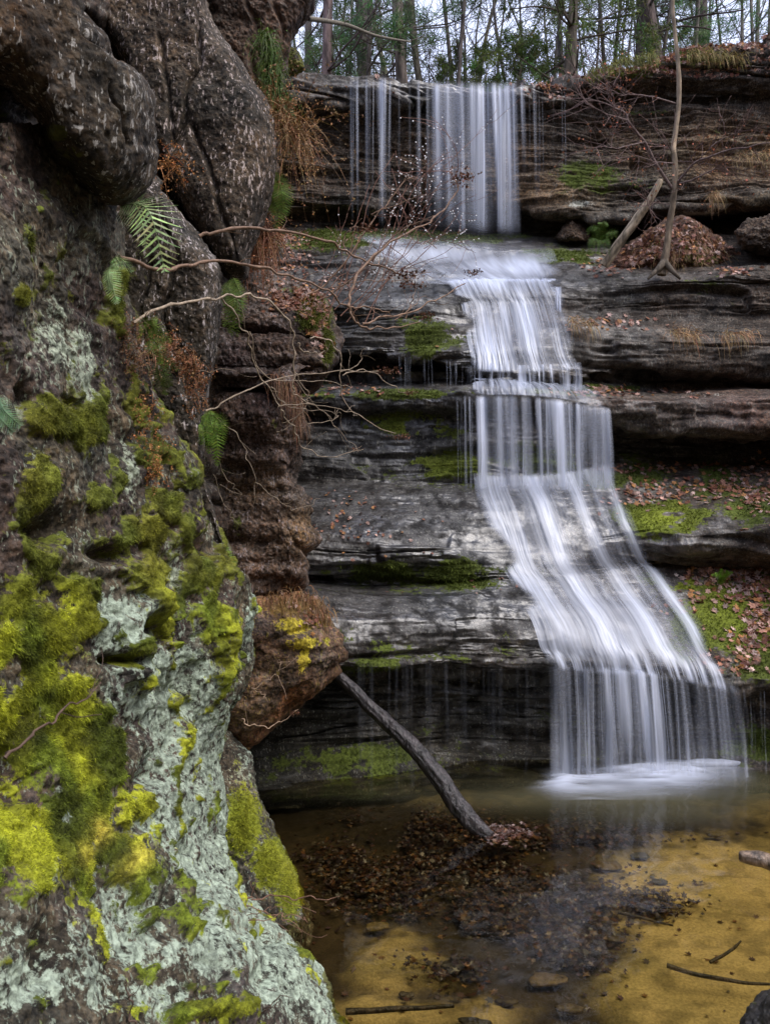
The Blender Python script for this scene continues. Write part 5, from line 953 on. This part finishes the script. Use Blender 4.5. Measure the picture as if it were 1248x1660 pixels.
# ------------------------------------------------------------------ trees of the wood above the lip
def ground_z(px, Y): X = (px - CX) / FPX * Y; return float(np.interp(X, lipx, lipz)) - .05 + .02 * max(0, Y - 12.5)
TR = [ # px, width px, distance, lean, kind, colour, label
 (497,13,17,.00,'bare',(.12,.10,.09),'grey trunk nearest the top left rock'),(521,17,15,.03,'pine',(.12,.085,.08),'straight reddish pine second from the top left rock'),(556,9,20,-.06,'bare',(.25,.22,.17),'pale slender tree behind the left lip'),(572,7,22,.08,'bare',(.27,.25,.19),'thin pale leaning tree behind the left lip'),
 (595,20,18,-.02,'pine',(.115,.09,.085),'pine trunk above the leftmost water threads'),(664,20,15,-.07,'pine',(.13,.105,.09),'pine trunk left of the main curtain'),(690,9,19,-.20,'bare',(.20,.19,.12),'thin greenish tree leaning left over the curtain'),(702,12,16,-.12,'bare',(.11,.095,.07),'dark thin leaning tree above the main curtain'),(718,9,24,.16,'bare',(.12,.105,.07),'thin tree leaning right behind the curtain'),(640,7,26,-.05,'bare',(.2,.18,.14),'faint thin tree between two pines'),
 (783,8,22,.02,'cedar',(.10,.08,.06),'dark feathery evergreen behind the right of the curtain'),(745,6,18,.05,'cedar',(.1,.08,.06),'young evergreen above the main curtain'),(840,7,17,-.02,'cedar',(.1,.08,.06),'young evergreen at the right end of the curtain'),(922,22,15.5,.01,'cedar',(.10,.08,.06),'thick shaggy barked evergreen right of the curtain'),(880,8,24,.1,'bare',(.11,.10,.07),'thin tree behind the shaggy evergreen'),(990,6,28,-.1,'bare',(.11,.10,.07),'thin far tree right of the shaggy evergreen'),
 (1040,18,18,-.02,'pine',(.085,.065,.06),'dark trunk left of the maple top'),(1083,26,16.5,-.12,'pine',(.085,.062,.055),'thick leaning trunk behind the maple'),(1139,18,19,.0,'pine',(.09,.07,.063),'reddish trunk just right of the maple'),(1155,10,22,-.04,'bare',(.12,.12,.08),'mossy thin trunk paired with the reddish one'),(1178,8,25,.04,'bare',(.12,.11,.09),'thin trunk at the upper right'),(1206,10,22,.06,'bare',(.16,.14,.12),'grey trunk second from the right edge'),(1236,12,21,.03,'bare',(.14,.12,.10),'trunk at the right edge of the photo')]
for k in range(22): TR.append((475 + 36 * k + RNG.uniform(-15, 15), RNG.uniform(5, 9), RNG.uniform(15, 24), RNG.uniform(-.12, .12), 'bare', (.09, .075, .065), None))
for k in range(34): TR.append((470 + 24 * k + RNG.uniform(-14, 14), RNG.uniform(4, 8), RNG.uniform(22, 42), RNG.uniform(-.1, .1), 'far', (.12, .105, .095), None))
for k, (px, wpx, Y, lean, kind, colr, lab) in enumerate(TR):
    rs = np.random.default_rng(100 + k); z0 = ground_z(px, Y); X0 = (px - CX) / FPX * Y; base = np.array([X0, Y, z0]); r = wpx / FPX * Y * .5; H = rs.uniform(11, 14) if kind != 'cedar' else 8.5
    if kind == 'cedar' and wpx < 12: H = rs.uniform(4.5, 6)
    nm = {'pine': 'pine_tree', 'cedar': 'evergreen_tree'}.get(kind, 'bare_tree')
    t = empty(nm, base, lab or 'thin bare tree far back in the wood above the lip', 'tree', 'far thin trees of the wood' if lab is None else 'trees of the wood above the lip')
    b = MB(); q = [base + [lean * H * s + .12 * rs.normal() * s, .1 * rs.normal() * s, H * s] for s in (0, .2, .4, .6, .8, 1)]; q = smooth_path(q, 30)
    b.tube(q, r * np.interp(np.linspace(0, 1, 30), [0, .03, .1, 1], [1.35, 1.1, 1, .3]), 10, colr, .15)
    V = b.V[0]; b.Cc[0] = np.clip(np.array(colr) * (1 + .6 * fbm(V[:, 0] * 7, V[:, 1] * 7, V[:, 2] * 3, 3))[:, None], 0, 1).astype(np.float32)
    b.build('trunk', BARK, t, tuple(base))
    b = MB(); tips = []
    nb = {'pine': 30, 'bare': 26, 'far': 20, 'cedar': 44}[kind]
    for i in range(nb):
        f = rs.uniform(.03 if kind != 'pine' else .08, .95) ** 1.2; p = q[int(f * 29)]; a = rs.uniform(0, 2 * math.pi); d = np.array([math.cos(a), math.sin(a), rs.uniform(.1, .9) if kind in ('bare', 'far') else rs.uniform(-.15, .25)])
        ln = {'pine': rs.uniform(1, 2.4), 'bare': rs.uniform(1, 2.6), 'far': rs.uniform(1.5, 3), 'cedar': (1.9 if wpx > 12 else 1.3) * (1 - .6 * f)}[kind]
        branch_tree(b, p, d, ln, max(.010, r * .22), 2, rs, .55, 6, .22, (2, 4) if kind != 'far' else (2, 3), tips, .06 if kind != 'cedar' else -.02, np.array(colr) * .75, .004 if kind != 'far' else .007, 4)
    b.build('branches', TWIG, t, tuple(base))
    if kind in ('pine', 'cedar'):
        b = MB(); tips = np.array(tips); c = tips[rs.random(len(tips)) < (.30 if kind == 'pine' else .6)]; m = len(c); kk = 26 if kind == 'pine' else 16
        pp = np.repeat(c, kk, 0) + RNG.normal(0, .05, (m * kk, 3)); dd = RNG.normal(0, 1, pp.shape) + ([0, 0, .3] if kind == 'pine' else [0, 0, -.2])
        gc = (.085, .16, .055) if kind == 'pine' else (.095, .135, .03); cl = np.repeat(jcol(m, gc, .35, .15), kk, 0)
        b.blades(pp, dd, .17 if kind == 'pine' else .11, .013 if kind == 'pine' else .018, cl, droop=.5, seg=2); b.build('crown', LEAF, t, tuple(base))
# dead branch crossing the sky at the top left
b = MB(); rs = np.random.default_rng(77); q = smooth_path([P(500, 30, 9.5), P(560, 40, 10.2), P(610, 58, 10.8), P(665, 68, 11.5)], 24); b.tube(q, np.linspace(.03, .012, 24), 6, (.13, .11, .08))
for i in range(4, 24, 3): branch_tree(b, q[i], (q[i] - q[i - 2]) * 5 + rs.normal(0, .5, 3), .5, .008, 1, rs, .5, 5, .3, (1, 2), None, 0, (.12, .1, .08), .003)
o = b.build('branch', TWIG, None, tuple(q[0])); tag(o, 'bare branch reaching across the sky from the top left rock', 'branch')
